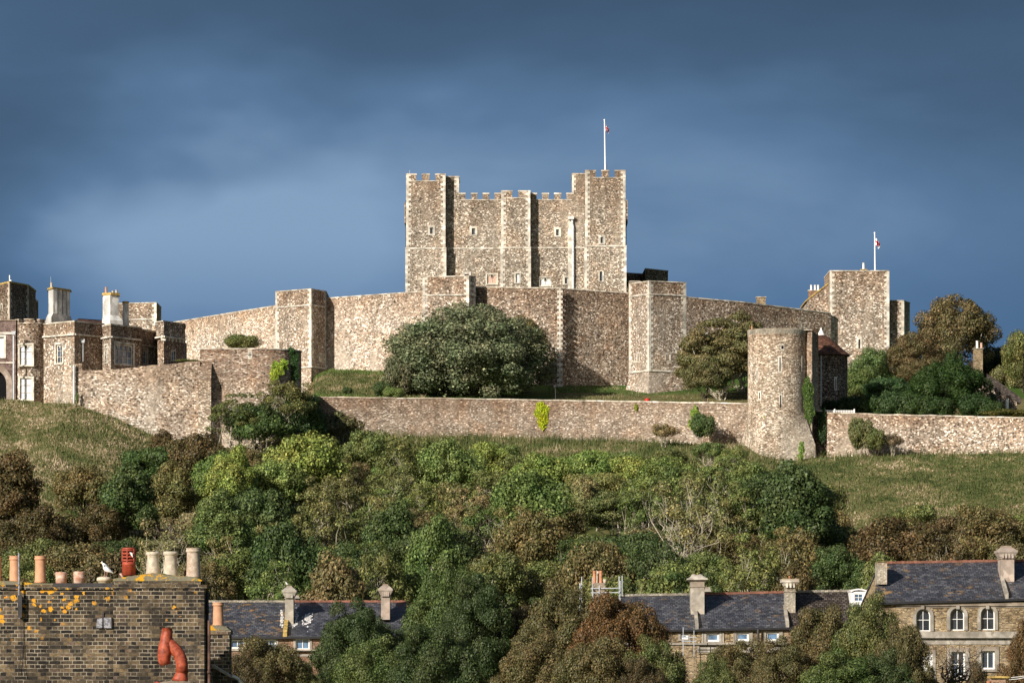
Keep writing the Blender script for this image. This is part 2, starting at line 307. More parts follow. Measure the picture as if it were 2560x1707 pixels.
# ------------------------------------------------------------------ mesh helpers
ORG = {}
def X(px, Y): return (px - CX) / F * Y
def Z(py, Y): return (H0 - py) / F * Y
def props(o, label=None, cat=None, group=None, kind=None):
    if label: o['label'] = label
    if cat: o['category'] = cat
    if group: o['group'] = group
    if kind: o['kind'] = kind
    return o
def thing(name, label, cat, loc=(0, 0, 0), group=None):
    o = bpy.data.objects.new(name, None); col.objects.link(o); o.location = loc; o.empty_display_size = .5
    ORG[o.name] = Vector(loc); return props(o, label, cat, group)
class MB:
    def __init__(s): s.v = []; s.f = []; s.m = []; s.cur = 0
    def add(s, vs, fs):
        b = len(s.v); s.v += [tuple(p) for p in vs]
        for f in fs: s.f.append([b + i for i in f]); s.m.append(s.cur)
    def quad(s, a, b, c, d): s.add([a, b, c, d], [(0, 1, 2, 3)])
    def hexa(s, p):  # p: 4 bottom ccw, 4 top
        s.add(p, [(3, 2, 1, 0), (4, 5, 6, 7), (0, 1, 5, 4), (1, 2, 6, 5), (2, 3, 7, 6), (3, 0, 4, 7)])
    def box(s, x0, x1, y0, y1, z0, z1):
        s.hexa([(x0, y0, z0), (x1, y0, z0), (x1, y1, z0), (x0, y1, z0), (x0, y0, z1), (x1, y0, z1), (x1, y1, z1), (x0, y1, z1)])
    def prism(s, pts, z0, z1, top=None, scale_top=None):
        n = len(pts); q = top or pts
        vs = [(p[0], p[1], z0) for p in pts] + [(p[0], p[1], z1) for p in q]
        s.add(vs, [tuple(range(n - 1, -1, -1)), tuple(range(n, 2 * n))] + [(i, (i + 1) % n, n + (i + 1) % n, n + i) for i in range(n)])
    def lathe(s, c, prof, n=20, cap=True, squash=1.0):
        vs = []; k = len(prof)
        for r, z in prof:
            for i in range(n):
                a = 2 * math.pi * i / n; vs.append((c[0] + r * math.cos(a), c[1] + r * math.sin(a) * squash, c[2] + z))
        fs = [(j * n + i, j * n + (i + 1) % n, (j + 1) * n + (i + 1) % n, (j + 1) * n + i) for j in range(k - 1) for i in range(n)]
        if cap: fs += [tuple(range(n - 1, -1, -1)), tuple(range((k - 1) * n, k * n))]
        s.add(vs, fs)
    def tube(s, pts, rad, n=6, cap=True):
        pts = [Vector(p) for p in pts]; k = len(pts)
        if not isinstance(rad, (list, tuple)): rad = [rad] * k
        vs = []; ref = None
        for i, p in enumerate(pts):
            d = (pts[min(i + 1, k - 1)] - pts[max(i - 1, 0)]).normalized()
            if ref is None: ref = Vector((0, 0, 1)) if abs(d.z) < .8 else Vector((1, 0, 0))
            a = d.cross(ref).normalized(); b = d.cross(a).normalized(); ref = a.cross(d)
            for j in range(n):
                an = 2 * math.pi * j / n; vs.append(p + (a * math.cos(an) + b * math.sin(an)) * rad[i])
        fs = [(j * n + i, j * n + (i + 1) % n, (j + 1) * n + (i + 1) % n, (j + 1) * n + i) for j in range(k - 1) for i in range(n)]
        if cap: fs += [tuple(range(n)), tuple(range((k - 1) * n, k * n))]
        s.add(vs, fs)
    def build(s, name, mats, parent=None, smooth=False, label=None):
        if isinstance(mats, str): mats = [mats]
        me = bpy.data.meshes.new(name)
        og = ORG[parent.name] if parent else Vector((0, 0, 0))
        me.from_pydata([(x - og.x, y - og.y, z - og.z) for x, y, z in s.v], [], s.f)
        for m in mats: me.materials.append(M[m])
        if len(mats) > 1: me.polygons.foreach_set('material_index', s.m)
        if smooth: me.polygons.foreach_set('use_smooth', [True] * len(me.polygons))
        me.update()
        o = bpy.data.objects.new(name, me); col.objects.link(o)
        if parent: o.parent = parent
        ORG[o.name] = og
        if label: o['label'] = label
        return o
class Face:
    """a vertical wall plane between two plan points, left to right as seen; px/py are read on that plane"""
    def __init__(s, A, B):
        s.A = Vector(A); s.B = Vector(B); s.L = (s.B - s.A).length; s.d = (s.B - s.A) / s.L; s.n = Vector((s.d.y, -s.d.x))
    def t(s, px):
        k = (px - CX) / F; return (k * s.A.y - s.A.x) / (s.d.x - k * s.d.y)
    def z(s, py, t): return (H0 - py) / F * (s.A.y + t * s.d.y)
    def rect(s, px0, px1, py0, py1):
        t0, t1 = s.t(px0), s.t(px1); tm = (t0 + t1) / 2; return (t0, t1, s.z(py1, tm), s.z(py0, tm))
    def p(s, t, off, z): q = s.A + s.d * t + s.n * off; return (q.x, q.y, z)
    def box(s, mb, t0, t1, z0, z1, o0, o1):
        mb.hexa([s.p(t0, o1, z0), s.p(t1, o1, z0), s.p(t1, o0, z0), s.p(t0, o0, z0), s.p(t0, o1, z1), s.p(t1, o1, z1), s.p(t1, o0, z1), s.p(t0, o0, z1)])
    def grid(s, mb, t0, t1, z0, z1, holes=(), depth=.3):
        ts = sorted({t0, t1, *[h[0] for h in holes], *[h[1] for h in holes]}); zs = sorted({z0, z1, *[h[2] for h in holes], *[h[3] for h in holes]})
        ts = [t for t in ts if t0 <= t <= t1]; zs = [z for z in zs if z0 <= z <= z1]
        for i in range(len(ts) - 1):
            for j in range(len(zs) - 1):
                a, b, c, d = ts[i], ts[i + 1], zs[j], zs[j + 1]; mt, mz = (a + b) / 2, (c + d) / 2
                if any(h[0] < mt < h[1] and h[2] < mz < h[3] for h in holes): continue
                mb.quad(s.p(a, 0, c), s.p(b, 0, c), s.p(b, 0, d), s.p(a, 0, d))
        for h in holes:
            a, b, c, d = h
            mb.quad(s.p(a, 0, c), s.p(a, 0, d), s.p(a, -depth, d), s.p(a, -depth, c))
            mb.quad(s.p(b, 0, c), s.p(b, -depth, c), s.p(b, -depth, d), s.p(b, 0, d))
            mb.quad(s.p(a, 0, d), s.p(b, 0, d), s.p(b, -depth, d), s.p(a, -depth, d))
            mb.quad(s.p(a, 0, c), s.p(a, -depth, c), s.p(b, -depth, c), s.p(b, 0, c))
    def arc(s, mb, tc, zc, r0, r1, o0, o1, n=14, a0=0, a1=180):
        for i in range(n):
            p = R(a0 + (a1 - a0) * i / n); q = R(a0 + (a1 - a0) * (i + 1) / n)
            P = lambda a, r, o: s.p(tc + r * math.cos(a), o, zc + r * math.sin(a))
            mb.hexa([P(p, r0, o1), P(p, r1, o1), P(p, r1, o0), P(p, r0, o0), P(q, r0, o1), P(q, r1, o1), P(q, r1, o0), P(q, r0, o0)])
def window(par, fc, r, cols=2, rows=2, sw=.22, fw=.08, depth=.22, arch=0, frame='white_paint', sur='ashlar', pane='glass', proud=.05, lights=0, sill=True, name='window', halfarch=False):
    """surround, frame with glazing bars and pane set back in the opening r=(t0,t1,z0,z1); arch=1 round head, lights=n pointed lights"""
    t0, t1, z0, z1 = r; w = t1 - t0; tc = (t0 + t1) / 2
    f = MB()
    fo0, fo1 = -depth + .01, -depth + .07
    zt = z1
    if arch:
        rr = w / 2; zt = z1 - rr; fc.arc(f, tc, zt, rr - fw, rr, fo0, fo1)
    fc.box(f, t0, t0 + fw, z0, zt, fo0, fo1); fc.box(f, t1 - fw, t1, z0, zt, fo0, fo1); fc.box(f, t0 + fw, t1 - fw, z0, z0 + fw, fo0, fo1)
    if not arch: fc.box(f, t0 + fw, t1 - fw, z1 - fw, z1, fo0, fo1)
    bw = fw * .55
    for i in range(1, cols):
        t = t0 + w * i / cols; fc.box(f, t - bw / 2, t + bw / 2, z0 + fw, z1 - fw, fo0 + .005, fo1 - .01)
    for j in range(1, rows):
        z = z0 + (z1 - z0) * j / rows; fc.box(f, t0 + fw, t1 - fw, z - bw / 2, z + bw / 2, fo0 + .008, fo1 - .014)
    if lights:
        lw = w / lights
        for i in range(lights): fc.arc(f, t0 + lw * (i + .5), z1 - lw * .62, lw * .40, lw * .78, fo0 - .004, fo1 + .03, 8)
    wo = f.build(name, frame, par)
    g = MB(); g.quad(fc.p(t0, -depth + .004, z0), fc.p(t1, -depth + .004, z0), fc.p(t1, -depth + .004, z1), fc.p(t0, -depth + .004, z1))
    g.build('pane', pane, wo)
    if sur:
        s = MB()
        fc.box(s, t0 - sw, t0, z0, zt, -.04, proud); fc.box(s, t1, t1 + sw, z0, zt, -.04, proud)
        if arch:
            fc.arc(s, tc, zt, rr, rr + max(sw, rr * .43), -.04, proud)
        else: fc.box(s, t0 - sw, t1 + sw, z1, z1 + sw, -.04, proud)
        if sill: fc.box(s, t0 - sw, t1 + sw, z0 - sw * .6, z0 - .002, -.04, proud + .06)
        s.build('surround', sur, wo)
    return wo
def quoins(mb, fc, which, z0, z1, h=.34, proud=.045, w=(.32, .62), rnd=None):
    k = 0; z = z0
    while z < z1 - .05:
        ww = w[k % 2]; zt = min(z + h, z1)
        if which == 0: fc.box(mb, -proud * .9, ww, z, zt, -.03, proud)
        else: fc.box(mb, fc.L - ww, fc.L + proud * .9, z, zt, -.03, proud)
        z = zt; k += 1
def block(name, label, cat, vis, back, z0, z1, mat, holes={}, q=True, cope=.18, batter=None, string=None, group=None, qmat='ashlar', coping='coping_stone', wallname='wall', parent=None, overhang=.10, loc=None):
    """a stone block: vis = visible plan corners [(px, Y)...] left to right, back = depth; returns (thing, faces)"""
    pts = [Vector((X(p, y), y)) for p, y in vis]
    faces = [Face(pts[i], pts[i + 1]) for i in range(len(pts) - 1)]
    foot = pts + [pts[-1] + Vector((0, back)), pts[0] + Vector((0, back))]
    cen = sum(foot, Vector((0, 0))) / len(foot)
    th = parent or thing(name, label, cat, (cen.x, cen.y, z0), group)
    zb = batter[0] if batter else z0
    mb = MB()
    for i, fc in enumerate(faces):
        hs = [fc.rect(*h) for h in holes.get(i, [])]
        fc.grid(mb, 0, fc.L, zb, z1, hs, .3)
    n = len(foot)
    for i in range(len(pts) - 1, n):
        a, b = foot[i], foot[(i + 1) % n]; mb.quad((a.x, a.y, zb), (b.x, b.y, zb), (b.x, b.y, z1), (a.x, a.y, z1))
    mb.add([(p.x, p.y, z1) for p in foot], [tuple(range(n))])
    if batter:
        big = [p + (p - cen).normalized() * batter[1] for p in foot]
        prev, pz = big, z0
        for u in (.35, .7, 1.0):
            e = (1 - u) ** 1.6; cur = [p + (p - cen).normalized() * batter[1] * e for p in foot]; cz = z0 + (zb - z0) * u
            for i in range(n):
                j = (i + 1) % n; mb.quad((prev[i].x, prev[i].y, pz), (prev[j].x, prev[j].y, pz), (cur[j].x, cur[j].y, cz), (cur[i].x, cur[i].y, cz))
            prev, pz = cur, cz
    mb.build(wallname, mat, th)
    if cope:
        c = MB(); grow = [p + (p - cen).normalized() * overhang for p in foot]
        c.prism(grow, z1 + .003, z1 + cope); c.build('coping', coping, th)
    if q:
        for i, fc in enumerate(faces):
            if fc.L < 1.2: continue
            for e in (0, 1):
                if e == 1 and i < len(faces) - 1 and faces[i + 1].L >= 1.2:
                    c = MB(); quoins(c, fc, 1, zb, z1); quoins(c, faces[i + 1], 0, zb, z1)
                elif e == 0 and i > 0 and faces[i - 1].L >= 1.2: continue
                else: c = MB(); quoins(c, fc, e, zb, z1)
                c.build('quoins', qmat, th)
    if string:
        c = MB()
        for zz in string:
            for fc in faces: fc.box(c, -.05, fc.L + .05, zz - .09, zz + .09, -.03, .11)
        if batter:
            for fc in faces: fc.box(c, -.06, fc.L + .06, zb - .1, zb + .1, -.03, .14)
        c.build('string_course', qmat, th)
    return th, faces
def ztop(py, Y): return Z(py, Y)
def wallpath(name, label, pts, mat, thick=2.2, cope=.16, group=None, cat='wall', parent=None, copemat='coping_stone', jag=0, seed=1):
    """pts: (px, Y, py_top, z_bottom)"""
    P = [(X(p, y), y, Z(t, y), zb) for p, y, t, zb in pts]
    th = parent or thing(name, label, cat, (P[0][0], P[0][1], P[0][3]), group)
    if jag:
        rg = random.Random(seed); Q = []
        for a, b in zip(P, P[1:]):
            k = max(1, int(math.dist(a[:2], b[:2]) / 1.1))
            for i in range(k):
                u = i / k; Q.append(tuple(a[j] + (b[j] - a[j]) * u + (rg.uniform(-jag, jag) if j == 2 else 0) for j in range(4)))
        P = Q + [P[-1]]
    mb = MB(); c = MB()
    for i in range(len(P) - 1):
        a, b = P[i], P[i + 1]
        mb.hexa([(a[0], a[1], a[3]), (b[0], b[1], b[3]), (b[0], b[1] + thick, b[3]), (a[0], a[1] + thick, a[3]), (a[0], a[1], a[2]), (b[0], b[1], b[2]), (b[0], b[1] + thick, b[2]), (a[0], a[1] + thick, a[2])])
        if cope:
            c.hexa([(a[0], a[1] - .08, a[2] + .003), (b[0], b[1] - .08, b[2] + .003), (b[0], b[1] + .6, b[2] + .003), (a[0], a[1] + .6, a[2] + .003),
                    (a[0], a[1] - .08, a[2] + cope), (b[0], b[1] - .08, b[2] + cope), (b[0], b[1] + .6, b[2] + cope), (a[0], a[1] + .6, a[2] + cope)])
    mb.build('wall_face', mat, th)
    if cope: c.build('coping', copemat, th)
    return th

# ------------------------------------------------------------------ ground
WALLLINE = [(-4000, 530), (0, 504), (40, 503.6), (110, 503), (186, 497.5), (500, 499), (640, 500), (738, 505), (752, 512), (800, 543), (1000, 542.5), (1090, 542.3), (1400, 540), (1700, 535), (1880, 532), (2070, 527.6), (2200, 525.5), (2400, 522.5), (2560, 520), (6000, 510)]
BASE = [(-4000, 27), (0, 28.4), (110, 27.9), (190, 27.4), (300, 25.9), (400, 23.8), (460, 22.6), (530, 22.8), (640, 23.3), (790, 26.3), (1190, 26.0), (1300, 25.8), (1862, 24.6), (1960, 23.0), (2060, 23.2), (2560, 23.2), (6000, 23)]
_wx = [X(p, y) for p, y in WALLLINE]; _wy = [y for p, y in WALLLINE]
def Yw(x): return float(np.interp(x, _wx, _wy))
def ground_z(x, y):
    yw = Yw(x); px = CX + F * x / yw
    zb = float(np.interp(px, [b[0] for b in BASE], [b[1] for b in BASE]))
    if y < 260: return float(np.interp(y, [-200, 60, 260], [-14, -11, -7.5]))
    if y <= yw + .6:
        t = min(1, max(0, (y - 343) / (yw - 3 - 343)))
        if y < 343: return float(np.interp(y, [260, 343], [-7.5, -5.5]))
        g = t ** 1.08
        z = -5.5 + (zb + 5.5) * g
        z += .5 * math.sin(x * .11 + y * .07) * math.sin(math.pi * min(1, t)) + .35 * math.sin(x * .31 + 1.3) * math.sin(y * .23) * math.sin(math.pi * min(1, t))
        return z
    zi = float(np.interp(px, [-500, 560, 700, 790, 1862, 2040, 2060, 2200, 2560, 3000], [zb, zb + .3, zb + 5, 30.4, 28.6, 28.4, 27.7, 27.3, 26.7, 26]))
    zi2 = float(np.interp(y, [546, 594, 640, 760, 1400, 5000], [0, 6.9, 8.5, 6, -30, -36]))
    zi2 *= float(np.interp(px, [300, 600, 1640, 1950, 2100], [.6, 1, 1, 1.25, 1.5]))
    f = min(1, (y - yw - .8) / 1.4)
    return (zb + (zi - zb) * f) + zi2
def axis(parts):
    a = []
    for s, e, st in parts: a += list(np.arange(s, e, st))
    return a + [parts[-1][1]]
def build_ground():
    xs = axis([(-3000, -400, 400), (-400, -80, 20), (-80, 80, 1.6), (80, 400, 20), (400, 3000, 400)])
    ys = axis([(-400, 250, 50), (250, 340, 15), (340, 492, 3), (492, 552, 1.0), (552, 640, 3), (640, 800, 20), (800, 5000, 300)])
    nx, ny = len(xs), len(ys)
    vs = [(x, y, ground_z(x, y)) for y in ys for x in xs]
    fs = [(j * nx + i, j * nx + i + 1, (j + 1) * nx + i + 1, (j + 1) * nx + i) for j in range(ny - 1) for i in range(nx - 1)]
    me = bpy.data.meshes.new('ground'); me.from_pydata(vs, [], fs); me.materials.append(M['ground'])
    me.polygons.foreach_set('use_smooth', [True] * len(me.polygons))
    ca = me.color_attributes.new('zone', 'FLOAT_COLOR', 'POINT')
    dat = np.zeros((len(vs), 4), np.float32); dat[:, 3] = 1
    for i, (x, y, z) in enumerate(vs):
        yw = Yw(x); px = CX + F * x / max(y, 60)
        if y > yw + .5:
            dat[i, 0] = 1.0
            if px < 1040 and 559 < y < 592: dat[i, 0] = .1; dat[i, 1] = .9
            if px > 1400 and 560 < y < 575: dat[i, 0] = .5; dat[i, 1] = .5
        else:
            if px > 1950: dat[i, 2] = 1.0
            elif px < 400: dat[i, 2] = .5
            if y > yw - 14 and px > 800: dat[i, 0] = .35
            if y < 343: dat[i, 0] = .3
    ca.data.foreach_set('color', dat.ravel())
    o = bpy.data.objects.new('ground', me); col.objects.link(o); props(o, kind='structure')
build_ground()
# ------------------------------------------------------------------ the keep
def merlons(mb, cap, fc, spans, zc, zm, thick=.7, capm=.16):
    for a, b in spans:
        t0, t1 = fc.t(a), fc.t(b)
        fc.box(mb, t0, t1, zc, zm, -thick, 0)
        fc.box(cap, t0 - .06, t1 + .06, zm + .002, zm + capm + .05, -thick - .05, .07)
def keep():
    Y = 640.0; D = 30.0
    z0 = 38.0
    zb = lambda py: Z(py, Y)
    k = thing('castle_keep', 'massive square stone keep with battlemented corner turrets on the summit of the hill', 'castle', (X(1290, Y), Y + 15, z0))
    wall = MB(); cp = MB(); st = MB()
    def zz(px): return px
    # main walls, in the plane Y; pilasters stand 1.0 m forward
    def front(px0, px1, Yf, ztop_, holes, wins, name=None):
        fc = Face((X(px0, Yf), Yf), (X(px1, Yf), Yf)); hs = [fc.rect(*h[:4]) for h in holes]
        fc.grid(wall, 0, fc.L, z0, ztop_, hs, .35); return fc, hs
    zc = Z(501, Y); zm = Z(486, Y)
    W = []
    fcm, hm = front(1016, 1563, Y, zc, [(1179.5, 1188, 571, 587), (1390, 1397.5, 573.5, 589), (1412, 1419, 694, 709), (1350, 1376, 694, 715), (1217.5, 1242, 686, 710), (1161, 1172, 685, 690)], 0)
    kinds = ['slit', 'slit', 'slit', 'twinw', 'twinp', 'slit']
    W += [(fcm, h, kd) for h, kd in zip(hm, kinds)]
    # sides, back, roof behind the parapet
    x0, x1 = X(1014, Y), X(1566, Y)
    wall.quad((x0, Y + D, z0), (x0, Y, z0), (x0, Y, zc), (x0, Y + D, zc)); wall.quad((x1, Y, z0), (x1, Y + D, z0), (x1, Y + D, zc), (x1, Y, zc))
    wall.quad((x1, Y + D, z0), (x0, Y + D, z0), (x0, Y + D, zc), (x1, Y + D, zc))
    wall.quad((x0, Y, zc - .02), (x1, Y, zc - .02), (x1, Y + D, zc - .02), (x0, Y + D, zc - .02))
    merlons(wall, cp, fcm, [(1147, 1163.5), (1178, 1193), (1207, 1222.5), (1236.5, 1254), (1324, 1341.5), (1355.5, 1371.5), (1386, 1402.5), (1416.5, 1434)], zc, zm)
    fcm.box(cp, fcm.t(1147), fcm.t(1254), zc + .002, zc + .13, -.75, .06); fcm.box(cp, fcm.t(1324), fcm.t(1431), zc + .003, zc + .13, -.75, .06)
    rear = Face((X(1014, Y + D), Y + D - .7), (X(1566, Y + D), Y + D - .7))
    for i in range(10): rear.box(wall, 3 + i * 2.5, 4.2 + i * 2.5, zc, zm, -.7, 0)
    # string course on the main wall
    for a, b, py in ((1119, 1253, 621), (1328, 1463, 619.5)): fcm.box(st, fcm.t(a), fcm.t(b), Z(py + 1.6, Y), Z(py - 1.6, Y), -.02, .10)
    # turret bodies rising above the main wall
    tops = {}
    def body(px0, px1, pyt, depth=7.5):
        a, b = X(px0, Y), X(px1, Y); z = Z(pyt, Y)
        wall.box(a, b, Y - .004, Y + depth, zc - 1.0, z); cp.box(a - .08, b + .08, Y - .10, Y + depth + .1, z + .002, z + .20)
    body(1108, 1147, 444); body(1430.6, 1468, 437)
    wall.box(X(1016, Y), X(1108, Y) - .01, Y - .003, Y + 7.5, zc - 1, Z(458, Y)); wall.box(X(1468, Y) + .01, X(1563, Y), Y - .003, Y + 7.5, zc - 1, Z(450, Y))
    wall.box(X(1014, Y + D), X(1145, Y + D), Y + D - 7.5, Y + D + .1, zc - 1, Z(466, Y)); wall.box(X(1434, Y + D), X(1566, Y + D), Y + D - 7.5, Y + D + .1, zc - 1, Z(460, Y))
    fq = Face((X(1016, Y), Y), (X(1147, Y), Y)); qu = MB(); quoins(qu, fq, 1, Z(482, Y), Z(444, Y)); qu.build('quoins', 'ashlar', k)
    fq = Face((X(1430.6, Y), Y), (X(1463, Y), Y)); qu = MB(); quoins(qu, fq, 0, Z(482, Y), Z(437, Y), w=(.25, .5)); qu.build('quoins', 'ashlar', k)
    # pilaster / turret fronts
    def pil(px0, px1, pyt, pyc, spans, holes, kinds, pys, wider, side=None):
        Yf = Y - 1.35; zt, zcr = Z(pyt, Yf), Z(pyc, Yf); zs = Z(pys, Yf)
        A, B = X(px0, Yf), X(px1, Yf)
        fc = Face((A, Yf), (B, Yf)); hs = [fc.rect(*h) for h in holes if h[2] < pys]
        fc.grid(wall, 0, fc.L, zs, zcr, hs, .35)
        for a in (A, B): wall.quad((a, Yf, zs), (a, Y + .5, zs), (a, Y + .5, zcr), (a, Yf, zcr))
        wall.quad((A, Yf, zcr - .01), (B, Yf, zcr - .01), (B, Y + .5, zcr - .01), (A, Y + .5, zcr - .01))
        Yl = Yf - wider; g = wider * .9
        A2, B2 = A - g, B + g; fl = Face((A2, Yl), (B2, Yl)); hl = [fl.rect(*h) for h in holes if h[2] >= pys]
        fl.grid(wall, 0, fl.L, z0, zs - .1, hl, .35)
        for a in (A2, B2): wall.quad((a, Yl, z0), (a, Y + .5, z0), (a, Y + .5, zs - .1), (a, Yl, zs - .1))
        # weathered offset
        wall.add([(A2, Yl, zs - .1), (B2, Yl, zs - .1), (B, Yf, zs), (A, Yf, zs), (A2, Y + .4, zs - .1), (B2, Y + .4, zs - .1), (B, Y + .4, zs), (A, Y + .4, zs)], [(0, 1, 2, 3), (4, 0, 3, 7), (1, 5, 6, 2)])
        fl.box(st, -.06, fl.L + .06, zs - .26, zs - .05, -.02, .07)
        merlons(wall, cp, fc, spans, zcr, zt, .6)
        fc.box(cp, .05, fc.L - .05, zcr + .002, zcr + .12, -.6, .06)
        for sgn, a in ((0, A), (1, B)):   # parapet returns
            wall.box(min(a, a + (.6 if sgn == 0 else -.6)), max(a, a + (.6 if sgn == 0 else -.6)), Yf + .6, Y + 1.2, zcr, zt)
            cp.box(a - .06 if sgn == 0 else a - .66, a + .66 if sgn == 0 else a + .06, Yf + .66, Y + 1.3, zt + .002, zt + .2)
        for w in (0, 1): qu = MB(); quoins(qu, fc, w, zs, zt); quoins(qu, fl, w, z0, zs - .3); qu.build('quoins', 'ashlar', k)
        for fcx, hx in ((fc, hs), (fl, hl)):
            for h in hx: W.append((fcx, h, kinds.pop(0)))
    pil(1016, 1113, 438, 454, [(1016, 1041), (1055, 1073.5), (1088.5, 1113)], [(1075, 1082.5, 569, 585)], ['slit'], 618, .12)
    pil(1253.5, 1325, 480, 496, [(1253.5, 1280.5), (1296, 1325)], [(1289.5, 1299, 684, 707)], ['white'], 616.5, .10)
    pil(1463.6, 1563, 429, 445.5, [(1463.6, 1489), (1504, 1522), (1537.5, 1563)], [(1501.5, 1508, 593, 608), (1499, 1506.5, 678, 703)], ['slit', 'arch'], 612.5, .14)
    wall.build('wall', 'flint_keep', k); cp.build('battlement_coping', 'coping_stone', k); st.build('string_course', 'ashlar', k)
    for fc, h, kd in W:
        if kd == 'slit': window(k, fc, h, 2, 4, sw=.30, fw=.05, depth=.3, pane='glass_dark', frame='grey_metal')
        elif kd == 'arch': window(k, fc, h, 2, 5, sw=.16, fw=.05, depth=.3, arch=1, pane='glass', frame='grey_metal')
        elif kd == 'white': window(k, fc, h, 1, 1, sw=.22, fw=.06, depth=.18, pane='panel_white', frame='ashlar')
        elif kd == 'twinw': window(k, fc, h, 2, 1, sw=.16, fw=.14, depth=.18, pane='panel_white', frame='ashlar', lights=2)
        else: window(k, fc, h, 2, 1, sw=.18, fw=.14, depth=.18, pane='panel_pink', frame='ashlar', lights=2)
    # pale chute and the lead downpipe with its hopper
    a = MB(); x = X(1425.5, Y); a.box(X(1419.5, Y), X(1431, Y), Y - .16, Y + .1, z0, Z(548, Y)); a.build('pale_pilaster', 'ashlar', k)
    p = MB(); xx = X(1433, Y); p.tube([(xx, Y - .25, z0), (xx, Y - .25, Z(566, Y)), (xx - .12, Y - .25, Z(560, Y)), (xx - .15, Y - .3, Z(549, Y))], .14, 8)
    for py in (575, 600, 630, 655, 690): p.lathe((xx, Y - .25, Z(py, Y)), [(.19, -.06), (.19, .06)], 8)
    dp = p.build('downpipe', 'pale_pipe', k, True)
    h = MB(); xh = X(1427, Y); h.prism([(xh - .42, Y - .6), (xh + .42, Y - .6), (xh + .42, Y + .02), (xh - .42, Y + .02)], Z(549, Y), Z(542.5, Y), [(xh - .46, Y - .65), (xh + .46, Y - .65), (xh + .46, Y + .02), (xh - .46, Y + .02)]); h.build('hopper', 'lead_white', dp)
    # flagpole with its flag
keep()
def flag(name, label, px, Y, pt, pb, ptopflag, hpx, wpx, design, rpx):
    t = thing('flagpole', label, 'flagpole', (X(px, Y), Y, Z(pb, Y)))
    m = MB(); x0 = X(px, Y); lean = -X(CX + 1.8, Y) + X(CX, Y)
    xt = X(px - (1.8 if design == 'union' else .8), Y)
    m.tube([(x0, Y, Z(pb, Y)), (xt, Y, Z(pt, Y))], [rpx / F * Y, rpx * .62 / F * Y], 10)
    m.lathe((xt, Y, Z(pt, Y)), [(.01, -.1), (.13, -.02), (.13, .08), (.02, .16)], 8); m.build('pole', 'white_pole', t, True)
    nu, nv = 16, 16; H = hpx / F * Y; W = wpx / F * Y; f = MB(); vs = []
    zt = Z(ptopflag, Y); xb = xt + (x0 - xt) * .25
    for j in range(nv + 1):
        for i in range(nu + 1):
            u, v = i / nu, j / nv
            sag = u * H * .36
            x = xb + .1 + W * (u ** .8) * (.55 + .45 * math.sin(math.pi * min(1, v * .8 + .1)))
            y = Y + .26 * math.sin(u * 15 + v * 3) * min(1, u * 3)
            vs.append((x, y, zt - v * H * (.62 + .06 * math.sin(u * 9)) - sag))
    fs = []; 
    for j in range(nv):
        for i in range(nu):
            u, v = (i + .5) / nu, (j + .5) / nv
            if design == 'george': mt = 0 if abs(u - .5) < .10 or abs(v - .5) < .13 else 1
            else:
                cu, cv = abs(u - .5), abs(v - .5)
                dd = abs(cv - cu)
                mt = 0 if cu < .07 or cv < .1 else (1 if cu < .13 or cv < .17 else (0 if dd < .04 else (1 if dd < .11 else 2)))
            f.cur = mt; f.add([vs[j * (nu + 1) + i], vs[j * (nu + 1) + i + 1], vs[(j + 1) * (nu + 1) + i + 1], vs[(j + 1) * (nu + 1) + i]], [(0, 1, 2, 3)])
    f.build('flag_cloth', ['flag_red', 'flag_white', 'flag_blue'], t)
flag('flagpole', 'tall white flagpole with a drooping red white and blue flag on the keep', 1513, 640.2, 301, 429, 311, 24, 9.5, 'union', 2.0)
flag('flagpole', 'white flagpole with a white flag bearing a red cross on the right hand tower', 2187.5, 617, 583, 677.5, 594, 28, 11, 'george', 2.0)
m = MB(); m.tube([(X(1517, 640), 640.4, Z(429, 640)), (X(1517, 640), 640.4, Z(410, 640))], .05, 6); props(m.build('lightning_rod', 'white_pole'), 'thin short pale rod beside the tall flagpole on the keep', 'rod')
m = MB(); m.tube([(X(1024, 640), 640.4, Z(437, 640)), (X(1024, 640), 640.4, Z(425, 640))], .03, 5); props(m.build('lightning_rod', 'grey_metal'), 'hair thin rod on the left turret of the keep', 'rod')

# ------------------------------------------------------------------ inner curtain
ZI = 47.3
def icw(name, label, pts, mat):
    wallpath(name, label, [(p, y, pt, 33.0) for p, y, pt in pts], mat, 2.4, .15, group='lengths of the inner curtain wall')
icw('curtain_wall', 'pale flint inner curtain wall running from the left buildings to the first square tower', [(380, 628, 815), (460, 622, 803), (575, 613, 784), (700, 604, 764)], 'flint_pale')
icw('curtain_wall', 'pale flint inner curtain wall between the first square tower and the tower under the keep', [(804, 600.7, 748), (930, 595.5, 739), (1070, 590, 729)], 'flint_pale')
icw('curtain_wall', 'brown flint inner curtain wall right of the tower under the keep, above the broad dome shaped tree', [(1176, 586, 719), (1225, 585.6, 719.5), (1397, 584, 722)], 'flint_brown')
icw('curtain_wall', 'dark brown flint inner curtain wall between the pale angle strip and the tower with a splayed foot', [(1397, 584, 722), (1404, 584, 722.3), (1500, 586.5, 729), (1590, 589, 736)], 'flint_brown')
icw('curtain_wall', 'shaded flint inner curtain wall running behind the spreading tree with red tiles showing above it', [(1690, 601, 742), (1860, 606, 757), (2000, 610.6, 774.5), (2077.5, 613.4, 783.5)], 'flint_brown')
